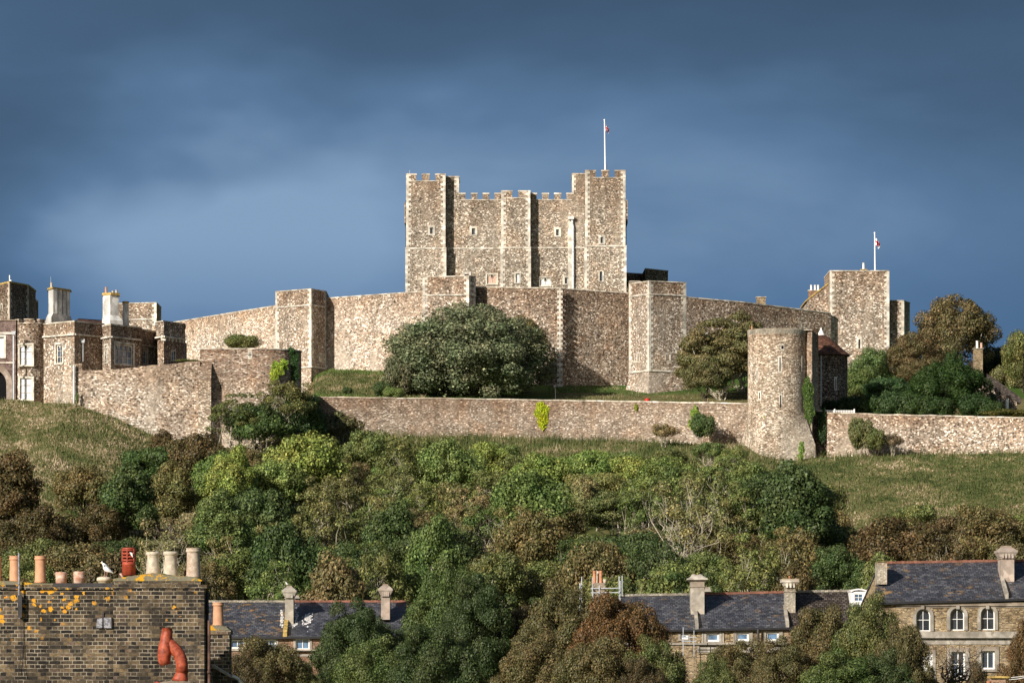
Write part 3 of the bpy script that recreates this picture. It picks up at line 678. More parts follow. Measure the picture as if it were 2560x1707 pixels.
# pale angle strip on the corner of the wall
t = thing('angle_buttress', 'narrow pale stone angle strip on the bend of the inner curtain wall', 'buttress', (X(1400, 582.6), 582.6, 33))
a = MB(); A, B = (X(1393, 582.7), 582.75), (X(1406.5, 582.7), 582.75); fc = Face(A, B); fc.box(a, .28, fc.L - .28, 33, ZI - .05, -.5, 0); z = 33
k = 0
while z < ZI - .3:
    w = .0 if k % 2 else .26; fc.box(a, w, fc.L - w, z, z + .33, -.5, .02); z += .33; k += 1
a.build('quoins', 'ashlar', t)
t, f = block('wall_tower', 'tall square flint tower with one bright face and one deep shaded face', 'tower', [(689.5, 600.5), (778, 596), (815, 600.1)], 9, 33, 48.0, 'flint_curtain',
      {}, cope=.14, batter=(38.0, .45), string=[Z(765, 598)], group='towers of the inner curtain')
fc = f[1]; a = MB(); w = fc.rect(798, 807, 885, 905)
for dt in (0, .42): fc.box(a, fc.t(798) + dt, fc.t(798) + dt + .16, w[2], w[3], -.02, .04)
for tz in range(5): fc.box(a, fc.t(796), fc.t(811), w[2] + tz * .26, w[2] + tz * .26 + .13, -.02, .036)
a.build('blocked_window', 'ashlar', t)
block('wall_tower', 'broad flint tower of the curtain standing in front of the left side of the keep', 'tower', [(1057.5, 584.6), (1172, 583), (1188, 584.2)], 7, 33, 48.6, 'flint_curtain', {}, cope=.14, string=[Z(733, 581)], group='towers of the inner curtain')
t, f = block('wall_tower', 'square flint tower with a splayed foot, pale left face and mottled right face', 'tower', [(1574, 582.5), (1622.5, 578), (1714.5, 580.6)], 9, 33.2, 47.55, 'flint_curtain',
      {}, cope=.14, batter=(Z(926, 578), 1.15), string=[Z(738, 580)], group='towers of the inner curtain')
for fc, ps in ((f[0], (1586, 1592, 1598)), (f[1], (1662, 1674))):
    a = MB()
    for p in ps: fc.box(a, fc.t(p), fc.t(p) + .2, Z(902, 580), Z(886, 580), -.02, .05)
    fc.box(a, fc.t(ps[0]) - .25, fc.t(ps[-1]) + .45, Z(884, 580), Z(882, 580), -.02, .04); fc.box(a, fc.t(ps[0]) - .25, fc.t(ps[-1]) + .45, Z(905, 580), Z(903, 580), -.02, .04)
    a.build('blocked_window', 'ashlar', t)
# right hand great tower, its gable neighbour and the stepped tower behind
t, f = block('wall_tower', 'large plain flint tower on the right with a flagpole on its flat top', 'tower', [(2075, 614.6), (2222.5, 614.6)], 11, 36, Z(678.5, 614.6), 'flint_curtain', {0: [(2146, 2150.5, 848, 871)]}, cope=.14, batter=(Z(888, 614.6), .7), group='towers of the inner curtain')
fc = f[0]; h = fc.rect(2146, 2150.5, 848, 871); window(t, fc, h, 1, 1, sw=.28, fw=.01, depth=.28, pane='dark_opening', frame='ashlar', name='arrow_slit', sill=False)
block('wall_tower', 'lower square tower just behind the right shoulder of the flag tower', 'tower', [(2200, 616), (2259.5, 616), (2274, 620)], 6, 36, Z(755.5, 618), 'flint_curtain', {}, cope=.12, group='towers of the inner curtain')
th = thing('gabled_building', 'flint gable with a sloping tiled verge against the left side of the flag tower', 'building', (X(2046, 618), 622, 38))
Y = 618; m = MB(); a, b = X(2017.5, Y), X(2075, Y); c = X(2078, Y)
m.add([(a, Y, 38), (c, Y, 38), (c, Y, Z(704, Y)), (a, Y, Z(753.5, Y)), (a, Y + 12, 38), (c, Y + 12, 38), (c, Y + 12, Z(704, Y)), (a, Y + 12, Z(753.5, Y))], [(0, 1, 2, 3), (5, 4, 7, 6), (4, 0, 3, 7), (1, 5, 6, 2)])
m.build('wall', 'flint_curtain', th)
m = MB(); m.hexa([(a - .2, Y - .1, Z(754.5, Y)), (c, Y - .1, Z(704.5, Y)), (c, Y + 12, Z(704.5, Y)), (a - .2, Y + 12, Z(754.5, Y)), (a - .2, Y - .1, Z(751, Y)), (c, Y - .1, Z(701, Y)), (c, Y + 12, Z(701, Y)), (a - .2, Y + 12, Z(751, Y))]); m.build('roof', 'ochre_cap', th)
def pot(px, Y, pt, pb, wpx, mat, label, par=None, group=None, style='roll', name='chimney_pot'):
    """a chimney pot turned on the lathe"""
    r = wpx / 2 / F * Y; zt, zb_ = Z(pt, Y), Z(pb, Y); H = zt - zb_
    m = MB(); c = (X(px, Y), Y, zb_)
    if style == 'roll': pr = [(r * 1.02, -.3 * r), (r * 1.02, 0), (r * .93, .05 * H), (r * .86, H * .8), (r * .88, H * .84), (r * 1.0, H * .86), (r * 1.02, H * .9), (r * .94, H * .93), (r * .94, H * .97), (r * 1.0, H * .985), (r * .96, H), (r * .72, H), (r * .70, H * .8)]
    elif style == 'short': pr = [(r * .96, -.3 * r), (r * .96, H * .5), (r * 1.0, H * .52), (r * 1.0, H * .58), (r * .95, H * .62), (r * 1.02, H * .8), (r * 1.02, H * .9), (r * .95, H), (r * .72, H), (r * .7, H * .6)]
    elif style == 'taper': pr = [(r * 1.05, -.3 * r), (r * 1.03, 0), (r * .98, .1 * H), (r * .80, H * .70), (r * .80, H * .74), (r * .84, H * .76), (r * .80, H * .80), (r * .92, H * .84), (r * 1.0, H * .88), (r * 1.02, H * .93), (r * .93, H), (r * .66, H), (r * .62, H * .7)]
    elif style == 'cap': pr = [(r * .82, -.3 * r), (r * .82, H * .5), (r * 1.0, H * .55), (r * 1.02, H * .75), (r * .95, H), (r * .5, H * 1.1)]
    else: pr = [(r, -.2 * r), (r * .9, H * .9), (r, H * .92), (r, H), (r * .7, H), (r * .68, H * .7)]
    m.lathe(c, pr, 24 if wpx > 14 else 12, cap=True)
    o = m.build(name, mat, par, True)
    if not par: props(o, label, 'chimney pot', group)
    return o
def stack(name, label, px0, px1, Y, pt, zb, depth, mat, capmat='coping_stone', caph=2.0, group=None):
    t = thing(name, label, 'chimney', (X((px0 + px1) / 2, Y), Y, zb), group)
    m = MB(); m.box(X(px0, Y), X(px1, Y), Y, Y + depth, zb, Z(pt + caph, Y)); m.build('shaft', mat, t)
    m = MB(); g = .10; m.box(X(px0, Y) - g, X(px1, Y) + g, Y - g, Y + depth + g, Z(pt + caph, Y) + .002, Z(pt, Y)); m.build('cap', capmat, t)
    return t
t = stack('chimney', 'small brick chimney with three white pots beside the gable on the skyline', 2022, 2047, 620, 725, 42, 1.2, 'red_brick')
for i, p in enumerate((2028, 2037.5, 2045.5)): pot(p, 620.5, 712.5, 725, 5.5, 'lead_white', '', t, style='roll')
t = stack('chimney', 'tiny chimney with one white pot on top of the flag tower', 2153, 2166, 617, 673, Z(678, 617), 1.0, 'cement', 'ochre_cap'); pot(2159, 617.4, 657.5, 672, 6.5, 'lead_white', '', t)
# tiled ranges behind the shaded wall
def roof_prism(mb, x0, x1, y0, ze, yr, zr, hipl=0, hipr=0):
    mb.add([(x0, y0, ze), (x1, y0, ze), (x1 - hipr, yr, zr), (x0 + hipl, yr, zr), (x0, 2 * yr - y0, ze), (x1, 2 * yr - y0, ze)], [(0, 1, 2, 3), (5, 4, 3, 2), (4, 0, 3), (1, 5, 2)])
t = thing('tiled_range', 'long red tiled roof just showing over the shaded length of inner curtain wall', 'building', (X(1800, 618), 620, 40))
m = MB(); ya, yb = 613, 626
for (p0, y0, pt0), (p1, y1, pt1) in (((1700, 614, 741), (1840, 624, 759)), ((1840, 624, 759), (1912, 629, 767))):
    ze0, ze1 = Z(pt0 + 22, y0), Z(pt1 + 22, y1)
    m.add([(X(p0, y0), y0, ze0), (X(p1, y1), y1, ze1), (X(p1 + (12 if p1 > 1900 else 0), y1 + 4), y1 + 4, Z(pt1, y1 + 4)), (X(p0, y0 + 4), y0 + 4, Z(pt0, y0 + 4)), (X(p0, y0), y0 + 8, ze0), (X(p1 + 10, y1), y1 + 8, ze1)], [(0, 1, 2, 3), (5, 4, 3, 2), (1, 5, 2)])
m.build('roof', 'clay_tile', t)
m = MB(); m.box(X(1705, 620), X(1925, 622), 619.5, 630, 38, 44.0); m.build('wall', 'flint_brown', t)
m = MB(); m.box(X(1864, 626), X(1874, 626), 625.2, 626, Z(765, 626), Z(757.5, 626)); m.build('roof_light', 'lead_white', t)
t = stack('chimney', 'squat tan brick chimney rising from the hidden red tiled roof', 1892, 1914, 627, 741.5, 43, 1.4, 'stock_brick'); 
m = MB(); m.hexa([(X(1900, 626.8), 626.7, Z(768, 627)), (X(1918, 627), 626.7, Z(771, 627)), (X(1918, 627), 627, Z(771, 627)), (X(1900, 627), 627, Z(768, 627)), (X(1899, 627), 626.7, Z(762, 627)), (X(1916, 627), 626.7, Z(768, 627)), (X(1916, 627), 627, Z(768, 627)), (X(1899, 627), 627, Z(762, 627))]); m.build('flashing', 'lead_white', t)
# dark buildings right behind the keep
block('stone_block', 'dark shaded square tower top peeping out behind the right side of the keep', 'tower', [(1608, 668), (1613, 660), (1670, 664)], 6, 40, Z(674.5, 661), 'flint_shaded', {}, q=False, cope=.15, coping='cement')
block('stone_block', 'low dark shaded parapet wall between the keep and the small dark tower', 'building', [(1560, 664), (1609, 666)], 6, 40, Z(685, 665), 'flint_shaded', {}, q=False, cope=.15, coping='cement')
block('stone_block', 'small grey stone cap showing above the splayed tower beside the keep', 'building', [(1574, 610), (1600, 610)], 3, 40, Z(704, 610), 'cement', {}, q=False, cope=.1)
block('stone_block', 'plain flint tower standing behind the tall chimneys on the left', 'tower', [(280, 652), (391, 650)], 9, 38, Z(757.5, 650), 'flint_curtain', {}, cope=.12, string=[Z(797, 650)], group='towers of the inner curtain')

# ------------------------------------------------------------------ gatehouse range on the left
# far left tower
t, f = block('square_tower', 'dark sided square flint tower at the far left of the skyline', 'tower', [(-60, 531), (23.5, 520), (71, 525)], 8, 30, Z(707, 520), 'flint_shaded', {0: [(3, 6, 761, 773)]}, cope=.2, coping='ochre_cap', qmat='coping_stone')
window(t, f[0], f[0].rect(3, 6, 761, 773), 1, 1, .1, .01, pane='dark_opening', frame='ashlar', name='arrow_slit', sill=False)
block('square_tower', 'narrow shadowed turret tucked behind the far left dark sided tower', 'tower', [(70, 529), (81, 529), (87, 534)], 4, 32, Z(743, 530), 'flint_shaded', {}, q=False, cope=.2)
m = MB(); m.tube([(X(24, 521), 521, Z(706, 521)), (X(24, 521), 521, Z(688, 521))], .06, 6); m.lathe((X(26.5, 521), 521, Z(706, 521)), [(.05, 0), (.16, .08), (.16, .2), (.04, .3)], 8); props(m.build('antenna', 'white_pole', None, True), 'short white antenna on the far left dark sided tower', 'antenna')
# gate block with arch
G = Face((X(-160, 503.8), 503.8), (X(40, 503.8), 503.8))
t = thing('gate_block', 'purple brick gate block with a big dark arch at the left edge', 'building', (X(-30, 505), 507, 28))
m = MB(); hw = G.rect(-22, 10, 842, 893); GZ = 28.2; tc = G.t(-20); rr = 36 / F * 503; zsp = Z(958, 503)
G.grid(m, 0, G.L, 27.5, Z(800, 503), [hw, (tc - rr, tc + rr, 28.0, zsp + rr)], .9)
a_, b_ = G.p(0, 0, 0), G.p(G.L, 0, 0)
m.box(a_[0], b_[0], 504.72, 512, 27.5, Z(800, 503)); m.build('wall', 'purple_brick', t)
m = MB(); G.arc(m, tc, zsp, rr, rr + 15 / F * 503, -.9, .05, 18); G.box(m, tc - rr - .65, tc - rr, 27.6, zsp, -.9, .04); G.box(m, tc + rr, tc + rr + .65, 27.6, zsp, -.9, .04); m.build('arch_surround', 'pink_stucco', t)
m = MB(); m.quad(G.p(tc - rr, -.88, 27.6), G.p(tc + rr, -.88, 27.6), G.p(tc + rr, -.88, zsp + rr), G.p(tc - rr, -.88, zsp + rr)); m.build('gate_opening', 'dark_opening', t)
m = MB(); G.box(m, 0, G.L - .1, Z(834, 503), Z(829, 503), -.02, .12); G.box(m, 0, G.L - .1, Z(907, 503), Z(903.5, 503), -.02, .1); G.box(m, 0, G.L, Z(800, 503) + .002, Z(798, 503), -.6, .1); m.build('string_course', 'coping_stone', t)
window(t, G, hw, 2, 3, sw=.2, fw=.1, depth=.25, pane='net_curtain', frame='white_paint')
def drainpipe(px, Y, pt, pb, label, hop=True, w=.09, mat='pale_pipe'):
    m = MB(); x = X(px, Y); m.tube([(x, Y, Z(pb, Y)), (x, Y, Z(pt, Y))], w, 8)
    if hop: m.prism([(x - .18, Y - .2), (x + .18, Y - .2), (x + .18, Y + .1), (x - .18, Y + .1)], Z(pt, Y), Z(pt - 9, Y), [(x - .24, Y - .26), (x + .24, Y - .26), (x + .24, Y + .1), (x - .24, Y + .1)])
    return props(m.build('drainpipe', mat, None), label, 'drainpipe')
drainpipe(34, 501.9, 837, 1001, 'long pale drainpipe with a box hopper beside the purple brick gate block')
# round battlemented turret
def drum(th, cx, cy, r, z0, z1, mat, n=40, flare=0, name='wall'):
    m = MB(); m.lathe((cx, cy, 0), [(r + flare, z0), (r + flare * .3, z0 + (z1 - z0) * .18), (r, z0 + (z1 - z0) * .3), (r, z1)], n); return m.build(name, mat, th, False)
t = thing('round_turret', 'rounded flint turret with three battlements and two tall white windows', 'turret', (X(73.5, 504), 504.5, 27.5))
cx, cy, r = X(73.5, 504), 505.0, 1.66
drum(t, cx, cy, r, 27.3, Z(807.5, 503), 'flint_brown')
m = MB(); c = MB()
def ringseg(mb, cx, cy, r0, r1, a0, a1, z0, z1, n=5):
    for i in range(n):
        a, b = R(a0 + (a1 - a0) * i / n), R(a0 + (a1 - a0) * (i + 1) / n)
        P = lambda an, r, z: (cx + r * math.cos(an), cy + r * math.sin(an), z)
        mb.hexa([P(a, r1, z0), P(b, r1, z0), P(b, r0, z0), P(a, r0, z0), P(a, r1, z1), P(b, r1, z1), P(b, r0, z1), P(a, r0, z1)])
for a0 in (180, 240, 300, 0, 60, 120):
    m = MB(); ringseg(m, cx, cy, r - .4, r + .01, a0 + 12, a0 + 48, Z(807.5, 503), Z(798, 503)); m.build('merlon', 'flint_brown', t); ringseg(c, cx, cy, r - .44, r + .06, a0 + 11, a0 + 49, Z(798, 503) + .002, Z(796, 503))
ringseg(c, cx, cy, r - .44, r + .05, 0, 360, Z(807.5, 503) + .002, Z(806, 503), 30)
c.build('battlement_coping', 'coping_stone', t)
fcw = Face((X(40, 502.6), cy - r - .17), (X(107, 502.6), cy - r - .17))
for (a, b, c_, d), nm in (((49.5, 80.5, 862, 913), 1), ((50, 80.5, 945, 999), 0)):
    s = MB(); rc = fcw.rect(a, b, c_, d)
    window(t, fcw, rc, 2, 3, sw=.18, fw=.09, depth=.12, pane='net_curtain', frame='ashlar', lights=2 if nm else 0, proud=.08)
    fcw.box(s, rc[0] - .2, rc[1] + .2, rc[2] - .2, rc[3] + .2, -.9, -.125); s.build('window_recess', 'ashlar', t)
# block B and bay
t, f = block('castle_house', 'flat topped flint house with a bright left face, arched twin window and pale cornice', 'building', [(108, 504.3), (186, 500), (258, 504.3)], 9, 26.5, 36.75, 'flint_curtain',
   {0: [(140, 156, 861, 908)]}, cope=.16, q=False)
for fc in f:
    m = MB(); fc.box(m, 0, fc.L + (.0 if fc is f[1] else .1), Z(841, 502) , Z(837, 502), -.02, .22); m.build('cornice', 'ashlar', t)
window(t, f[0], f[0].rect(140, 156, 861, 908), 2, 3, sw=.24, fw=.1, depth=.22, pane='glass', frame='ashlar', lights=2)
m = MB(); f[0].box(m, f[0].L - .55, f[0].L + .03, 31, 36.7, -.02, .035); f[1].box(m, -.03, .6, 31, 36.7, -.02, .035); m.build('quoins', 'ragstone', t)
drainpipe(207, 501.0, 857, 904, 'short pale drainpipe with a hopper on the shaded face of the flat topped flint house')
t, f = block('castle_house', 'square bay with a large grid window of pale stone mullions on its shaded face', 'building', [(256, 500.5), (277, 498), (350.5, 503)], 8, 28, Z(812.5, 498), 'flint_brown',
   {1: [(287, 333, 860, 911)], 0: [(262, 269.5, 863, 907)]}, cope=.16, q=False)
for fc in f:
    m = MB(); fc.box(m, 0, fc.L + (.0 if fc is f[1] else .1), Z(847, 500), Z(843.5, 500), -.02, .2); m.build('cornice', 'ashlar', t)
window(t, f[1], f[1].rect(287, 333, 860, 911), 4, 3, sw=.2, fw=.13, depth=.22, pane='glass_blue', frame='ashlar', lights=4)
window(t, f[0], f[0].rect(262, 269.5, 863, 907), 1, 3, sw=.16, fw=.08, depth=.2, pane='glass', frame='ashlar', lights=1)
m = MB(); f[0].box(m, f[0].L - .3, f[0].L + .03, 31, 36.2, -.02, .035); f[1].box(m, -.03, .32, 31, 36.2, -.02, .035); m.build('quoins', 'ragstone', t)
t, f = block('castle_house', 'recessed dark flint wall with a twin window between the bay and the small corbelled tower', 'building', [(348, 505.5), (394, 510)], 6, 28, Z(827, 507), 'flint_brown', {0: [(350, 368.5, 871, 910)]}, cope=.16, q=False)
window(t, f[0], f[0].rect(350, 368.5, 871, 910), 2, 2, sw=.14, fw=.1, depth=.22, pane='glass_blue', frame='ashlar', lights=2)
m = MB(); f[0].box(m, 0, f[0].L, Z(866, 507), Z(863, 507), -.02, .16); m.build('cornice', 'ashlar', t)
t, f = block('corbelled_tower', 'small square tower with a row of pale corbels and one tiny white framed window', 'tower', [(394, 502.8), (409.5, 501), (459, 505.5)], 5, 28, Z(846, 502), 'flint_brown', {1: [(428.5, 437.5, 878, 902)]}, cope=0, q=False)
window(t, f[1], f[1].rect(428.5, 437.5, 878, 902), 1, 2, sw=.12, fw=.09, depth=.2, pane='glass_blue', frame='white_paint')
m = MB(); pts = [(X(391, 503.2), 502.6), (X(409.5, 500.7), 500.7), (X(463, 505.6), 505.3), (X(463, 511), 511), (X(391, 511), 511)]; m.prism(pts, Z(845, 501.5), Z(804, 501)); m.build('upper_wall', 'flint_brown', t)
m = MB(); g = [(p[0] + (.08 if p[0] > X(420, 502) else -.08), p[1] - (.08 if p[1] < 508 else -.08)) for p in pts]; m.prism(g, Z(804, 501) + .002, Z(801.5, 501)); m.build('coping', 'coping_stone', t)
m = MB(); fu = Face((X(409.5, 500.7), 500.7), (X(463, 505.6), 505.3)); fu0 = Face((X(391, 503.2), 502.6), (X(409.5, 500.7), 500.7))
for fc in (fu0, fu): fc.box(m, -.04, fc.L + .04, Z(845, 502), Z(841.5, 502), -.02, .14)
for i in range(6): fu.box(m, .25 + i * fu.L / 6, .5 + i * fu.L / 6, Z(853, 502), Z(845, 502), -.5, .08)
m.build('corbels', 'ashlar', t)
# red tile strip and chimneys
m = MB(); a, b = (X(186, 508), 508), (X(262, 512), 512); m.hexa([(a[0], a[1], Z(806, 508)), (b[0], b[1], Z(811, 512)), (b[0], b[1] + 5, Z(806, 516)), (a[0], a[1] + 5, Z(801, 512)), (a[0], a[1], Z(803, 508)), (b[0], b[1], Z(808, 512)), (b[0], b[1] + 5, Z(801, 517)), (a[0], a[1] + 5, Z(796, 513))])
props(m.build('tiled_roof', 'clay_tile'), 'thin strip of red tiled roof behind the flat topped flint house parapet', 'roof')
t = thing('chimney', 'tall grey chimney of grouped octagonal shafts with an ochre cap, left of two', 'chimney', (X(146, 509), 510, 35))
m = MB(); base = [(X(115, 510.6), 510.6), (X(128.5, 508.6), 508.6), (X(176, 512.5), 512.5), (X(176, 512.5), 515), (X(115, 515), 515)]
top = [(X(120, 510.4), 510.4), (X(133, 508.9), 508.9), (X(173, 512.3), 512.3), (X(173, 512.3), 514), (X(120, 514), 514)]
m.prism(base, Z(812, 509), Z(793, 509)); m.prism(base, Z(793, 509) + .001, Z(783, 509), top); m.build('base', 'lead_stone', t)
m = MB(); ux, uy = top[2][0] - top[1][0], top[2][1] - top[1][1]
m.prism([(top[0][0] + .05, top[0][1] + .05), (top[1][0], top[1][1] + .12), (top[1][0] + .35, top[1][1] + .42), (top[1][0] + .3, top[1][1] + 1.6), (top[0][0] + .05, top[0][1] + 1.3)], Z(784, 509), Z(722, 509))
for i in range(4):
    q = (i + .5) / 4; cx_, cy_ = top[1][0] + ux * q - .02, top[1][1] + uy * q + .55
    m.lathe((cx_, cy_, 0), [(.30, Z(784, 509)), (.27, Z(780, 509)), (.27, Z(722, 509))], 8)
m.build('shafts', 'lead_stone', t)
m = MB(); m.prism([(p[0] + (-.06 if i in (0, 1, 4) else .1), p[1] + (-.08 if i < 3 else .1)) for i, p in enumerate(top)], Z(722, 509), Z(717.5, 509)); m.build('cap', 'ochre_cap', t)
pot(128.5, 510, 706.5, 718, 6, 'cream_pot', '', t)
m = MB(); m.tube([(X(127, 510), 510, Z(707, 510)), (X(127, 510), 510, Z(692, 510))], .02, 5); m.build('rod', 'grey_metal', t)
t = thing('chimney', 'broad pale grey chimney with an ochre cap, right of two tall ones', 'chimney', (X(277, 509), 510, 35))
base = [(X(256, 509), 508.5), (X(276, 508), 507.5), (X(308, 509), 508.5), (X(308, 511), 511), (X(256, 511), 511)]; top = [(X(257.5, 509), 508.9), (X(275, 508), 508.1), (X(298, 509), 508.8), (X(298, 511), 510.6), (X(257.5, 511), 510.6)]
m = MB(); m.prism(base, Z(812, 508), Z(801, 508)); m.prism(base, Z(801, 508) + .001, Z(788, 508), top); m.build('base', 'lead_stone', t)
m = MB(); m.prism(top, Z(788.5, 508), Z(737, 508)); m.build('shafts', 'lead_stone', t)
m = MB(); m.prism([(p[0] + (-.08 if i in (0, 4) else .1), p[1] + (-.1 if i < 3 else .1)) for i, p in enumerate(top)], Z(737, 508), Z(731, 508)); m.build('cap', 'ochre_cap', t)
for p, h in ((265, 13), (282, 4), (291, 6)): pot(p, 509.6, 731 - h, 732, 6, 'cream_pot' if p > 270 else 'terracotta_buff', '', t)
t = thing('chimney', 'thin single grey chimney between the broad chimney and the flint tower behind', 'chimney', (X(313, 510), 511, 35))
m = MB(); m.lathe((X(313, 510), 510.5, 0), [(.42, Z(813, 510)), (.36, Z(800, 510)), (.33, Z(757, 510))], 8); m.build('shafts', 'lead_stone', t)
m = MB(); m.lathe((X(313, 510), 510.5, 0), [(.33, Z(758, 510)), (.42, Z(756, 510)), (.42, Z(754.5, 510)), (.3, Z(752.5, 510))], 8); m.build('cap', 'ochre_cap', t)
# lower curtain under the houses
wallpath('curtain_wall', 'long pale rubble outer wall below the flat topped houses with a rising grassy foot', [(186, 497.2, 909, 20), (205, 497.3, 909, 20), (205.3, 497.3, 926, 20), (252, 497.6, 925, 20), (300, 497.8, 922, 20), (380, 498.2, 913, 20), (440, 498.6, 907, 20), (500, 499, 903, 18)], 'flint_pale', 2.4, 0, jag=.05)
drainpipe(185, 496.9, 912, 1016, 'thin grey downpipe at the left end of the pale rubble outer wall', False, .11)
t, f = block('buttress', 'tall pale stepped buttress casting a dark shadow at the end of the rubble wall', 'buttress', [(495.5, 498.1), (527.5, 498.1), (528.5, 499.2)], 6, 17, Z(948, 498.1), 'tower_stone', {}, q=False, cope=0, batter=(Z(1075, 498), .12))
m = MB(); a, b = X(496, 498.1), X(527.4, 498.1)
zl, zh = Z(948, 498.1), Z(903, 499.3)
m.add([(a, 498.1, zl), (b, 498.1, zl), (b, 499.4, zh), (a, 499.4, zh), (a, 501, zl), (b, 501, zl), (a, 501, zh), (b, 501, zh)], [(0, 1, 2, 3), (3, 2, 7, 6), (1, 5, 7, 2), (4, 0, 3, 6), (5, 4, 6, 7)]); m.build('weathering', 'ragstone', t)
# red round tower
t = thing('round_tower', 'wide low round tower of red brown stone with ivy on its right edge', 'tower', (X(640, 504), 504.6, 18))
def dshape(px0, pxc, Y, r, n=20):
    xc = X(pxc, Y); pts = [(X(px0, Y), Y)]
    for i in range(n + 1):
        a = R(-90 + 120 * i / n); pts.append((xc + r * math.cos(a), Y + r + r * math.sin(a)))
    pts.append((X(px0, Y), Y + r * 1.6)); return pts
pr = dshape(500, 633, 499.4, 5.0); zt = Z(873, 499.4)
m = MB(); m.prism(pr, Z(945, 499.4), zt); m.build('upper_wall', 'red_rubble', t)
m = MB(); m.prism([(x, y) for x, y in pr], 17, Z(945, 499.4) - .002); m.build('wall', 'flint_pale', t)
m = MB(); cc = (X(633, 499.4), 504.4); m.prism([(cc[0] + (x - cc[0]) * 1.012, cc[1] + (y - cc[1]) * 1.012) for x, y in pr], zt + .002, zt + .13); m.build('coping', 'coping_stone', t)
def onround(px, cxp, Yc, r, off=0):  # plan point and facing of a px on a drum
    xc = X(cxp, Yc); k = (px - CX) / F
    a_ = k * k + 1; b_ = -2 * (k * xc + Yc); c_ = xc * xc + Yc * Yc - (r + off) ** 2
    y = (-b_ - math.sqrt(max(0, b_ * b_ - 4 * a_ * c_))) / (2 * a_); return k * y, y
def slit(par, px, cxp, Yc, r, p0, p1, w=.10, sur=.28, cross=False, name='arrow_slit'):
    x, y = onround(px, cxp, Yc, r); xc = X(cxp, Yc); n = Vector((x - xc, y - Yc)).normalized(); d = Vector((-n.y, n.x))
    fc = Face((x - d.x * .6, y - d.y * .6), (x + d.x * .6, y + d.y * .6)); z0, z1 = (H0 - p1) / F * y, (H0 - p0) / F * y
    s = MB(); fc.box(s, .6 - sur, .6 + sur, z0 - .2, z1 + .2, -.25, .025)
    o = s.build(name, 'ashlar', par)
    g = MB(); fc.box(g, .6 - w / 2, .6 + w / 2, z0, z1, -.2, .035)
    if cross: fc.box(g, .6 - .2, .6 + .2, (z0 + z1) / 2 - .04, (z0 + z1) / 2 + .04, -.2, .034)
    g.build('opening', 'dark_opening', o)
slit(t, 625, 633, 504.4, 5.0, 881, 893, .07, .25, True); slit(t, 694, 633, 504.4, 5.0, 877, 889, .07, .2, True)
slit(t, 646, 633, 504.4, 5.0, 955, 984, .13, .16)
m = MB(); m.box(X(550, 499), X(552, 499), 499.36, 499.6, Z(970, 499), Z(961, 499)); m.box(X(549, 499), X(553, 499), 499.35, 499.6, Z(971, 499), Z(968, 499)); m.build('arrow_slit', 'dark_opening', t)

# ------------------------------------------------------------------ outer curtain and round tower
wallpath('curtain_wall', 'long low outer curtain wall of thin coursed stone across the middle of the hill', [(738, 505, 991, 19), (752, 512, 991, 21), (800, 543, 993.5, 21), (1000, 542.5, 996.5, 21), (1090, 542.3, 997, 21), (1400, 540, 1002, 21), (1700, 535, 1007, 20), (1880, 532, 1010, 20)], 'ragstone', 3.2, .14, jag=.03)
wallpath('curtain_wall', 'bright rubble outer curtain wall running right from the tall round tower', [(2068, 527.6, 1033, 18), (2200, 525.5, 1037, 18), (2400, 522.5, 1042, 18), (2560, 520, 1046, 18), (3000, 513, 1060, 18)], 'flint_curtain', 3.0, .14, jag=.05, seed=3)
wallpath('garden_wall', 'dark recessed wall clad in ivy right behind the foot of the round tower', [(2030, 529.4, 1028, 18), (2069, 528.2, 1030, 18)], 'flint_shaded', 2, .1)
t = thing('round_tower', 'tall D shaped flint tower with arrow slits and a spreading square foot', 'tower', (X(1944, 528), 528, 19))
cx, cy, r = X(1944, 528.4), 528.6, 3.40
zt = Z(823, 525.4)
def loft_tower():
    n = 72; rings = []
    zs = [19, 21.5, 23.4, 24.6, 25.4, 26.0, 26.6, 27.2, 27.8, 28.4]
    e = 1.0
    for z in zs:
        u = min(1, max(0, (z - 25.0) / (28.4 - 25.0))); ring = []
        for i in range(n):
            a = 2 * math.pi * i / n; ca, sa = math.cos(a - R(16.4)), math.sin(a - R(16.4))
            sq = 1 / max(abs(ca), abs(sa)); rs = min(sq * (3.46 + max(0, 25.4 - z) * .06), 4.85)
            rr_ = rs * (1 - u ** .8) + (r + .05) * u ** .8
            ring.append((cx + rr_ * math.cos(a), cy + rr_ * math.sin(a), z))
        rings.append(ring)
    for z, dr in ((29.5, .02), (zt - .75, 0), (zt - .7, .05), (zt, .05)):
        rings.append([(cx + (r + dr) * math.cos(2 * math.pi * i / n), cy + (r + dr) * math.sin(2 * math.pi * i / n), z) for i in range(n)])
    m = MB(); m.add([p for rg in rings for p in rg], [(j * n + i, j * n + (i + 1) % n, (j + 1) * n + (i + 1) % n, (j + 1) * n + i) for j in range(len(rings) - 1) for i in range(n)] + [tuple(range((len(rings) - 1) * n, len(rings) * n))])
    m.build('wall', 'tower_stone', t)
loft_tower()
m = MB(); m.lathe((cx, cy, zt), [(r + .06, -.5), (r + .10, 0), (r + .02, .12), (r - .6, .14)], 60); m.build('coping', 'cement', t)
slit(t, 1950, 1944, 528.6, r, 893, 928, .13, .20); slit(t, 1951.5, 1944, 528.6, r, 988, 1034, .13, .18); slit(t, 1893, 1944, 528.6, r, 925, 950, .08, .16); slit(t, 2006, 1944, 528.6, r, 895, 925, .07, .14); slit(t, 1899.5, 1944, 528.6, r, 981, 996, .14, .2)
slit(t, 1956, 1944, 528.6, r, 864, 872, .26, .22, name='small_opening')
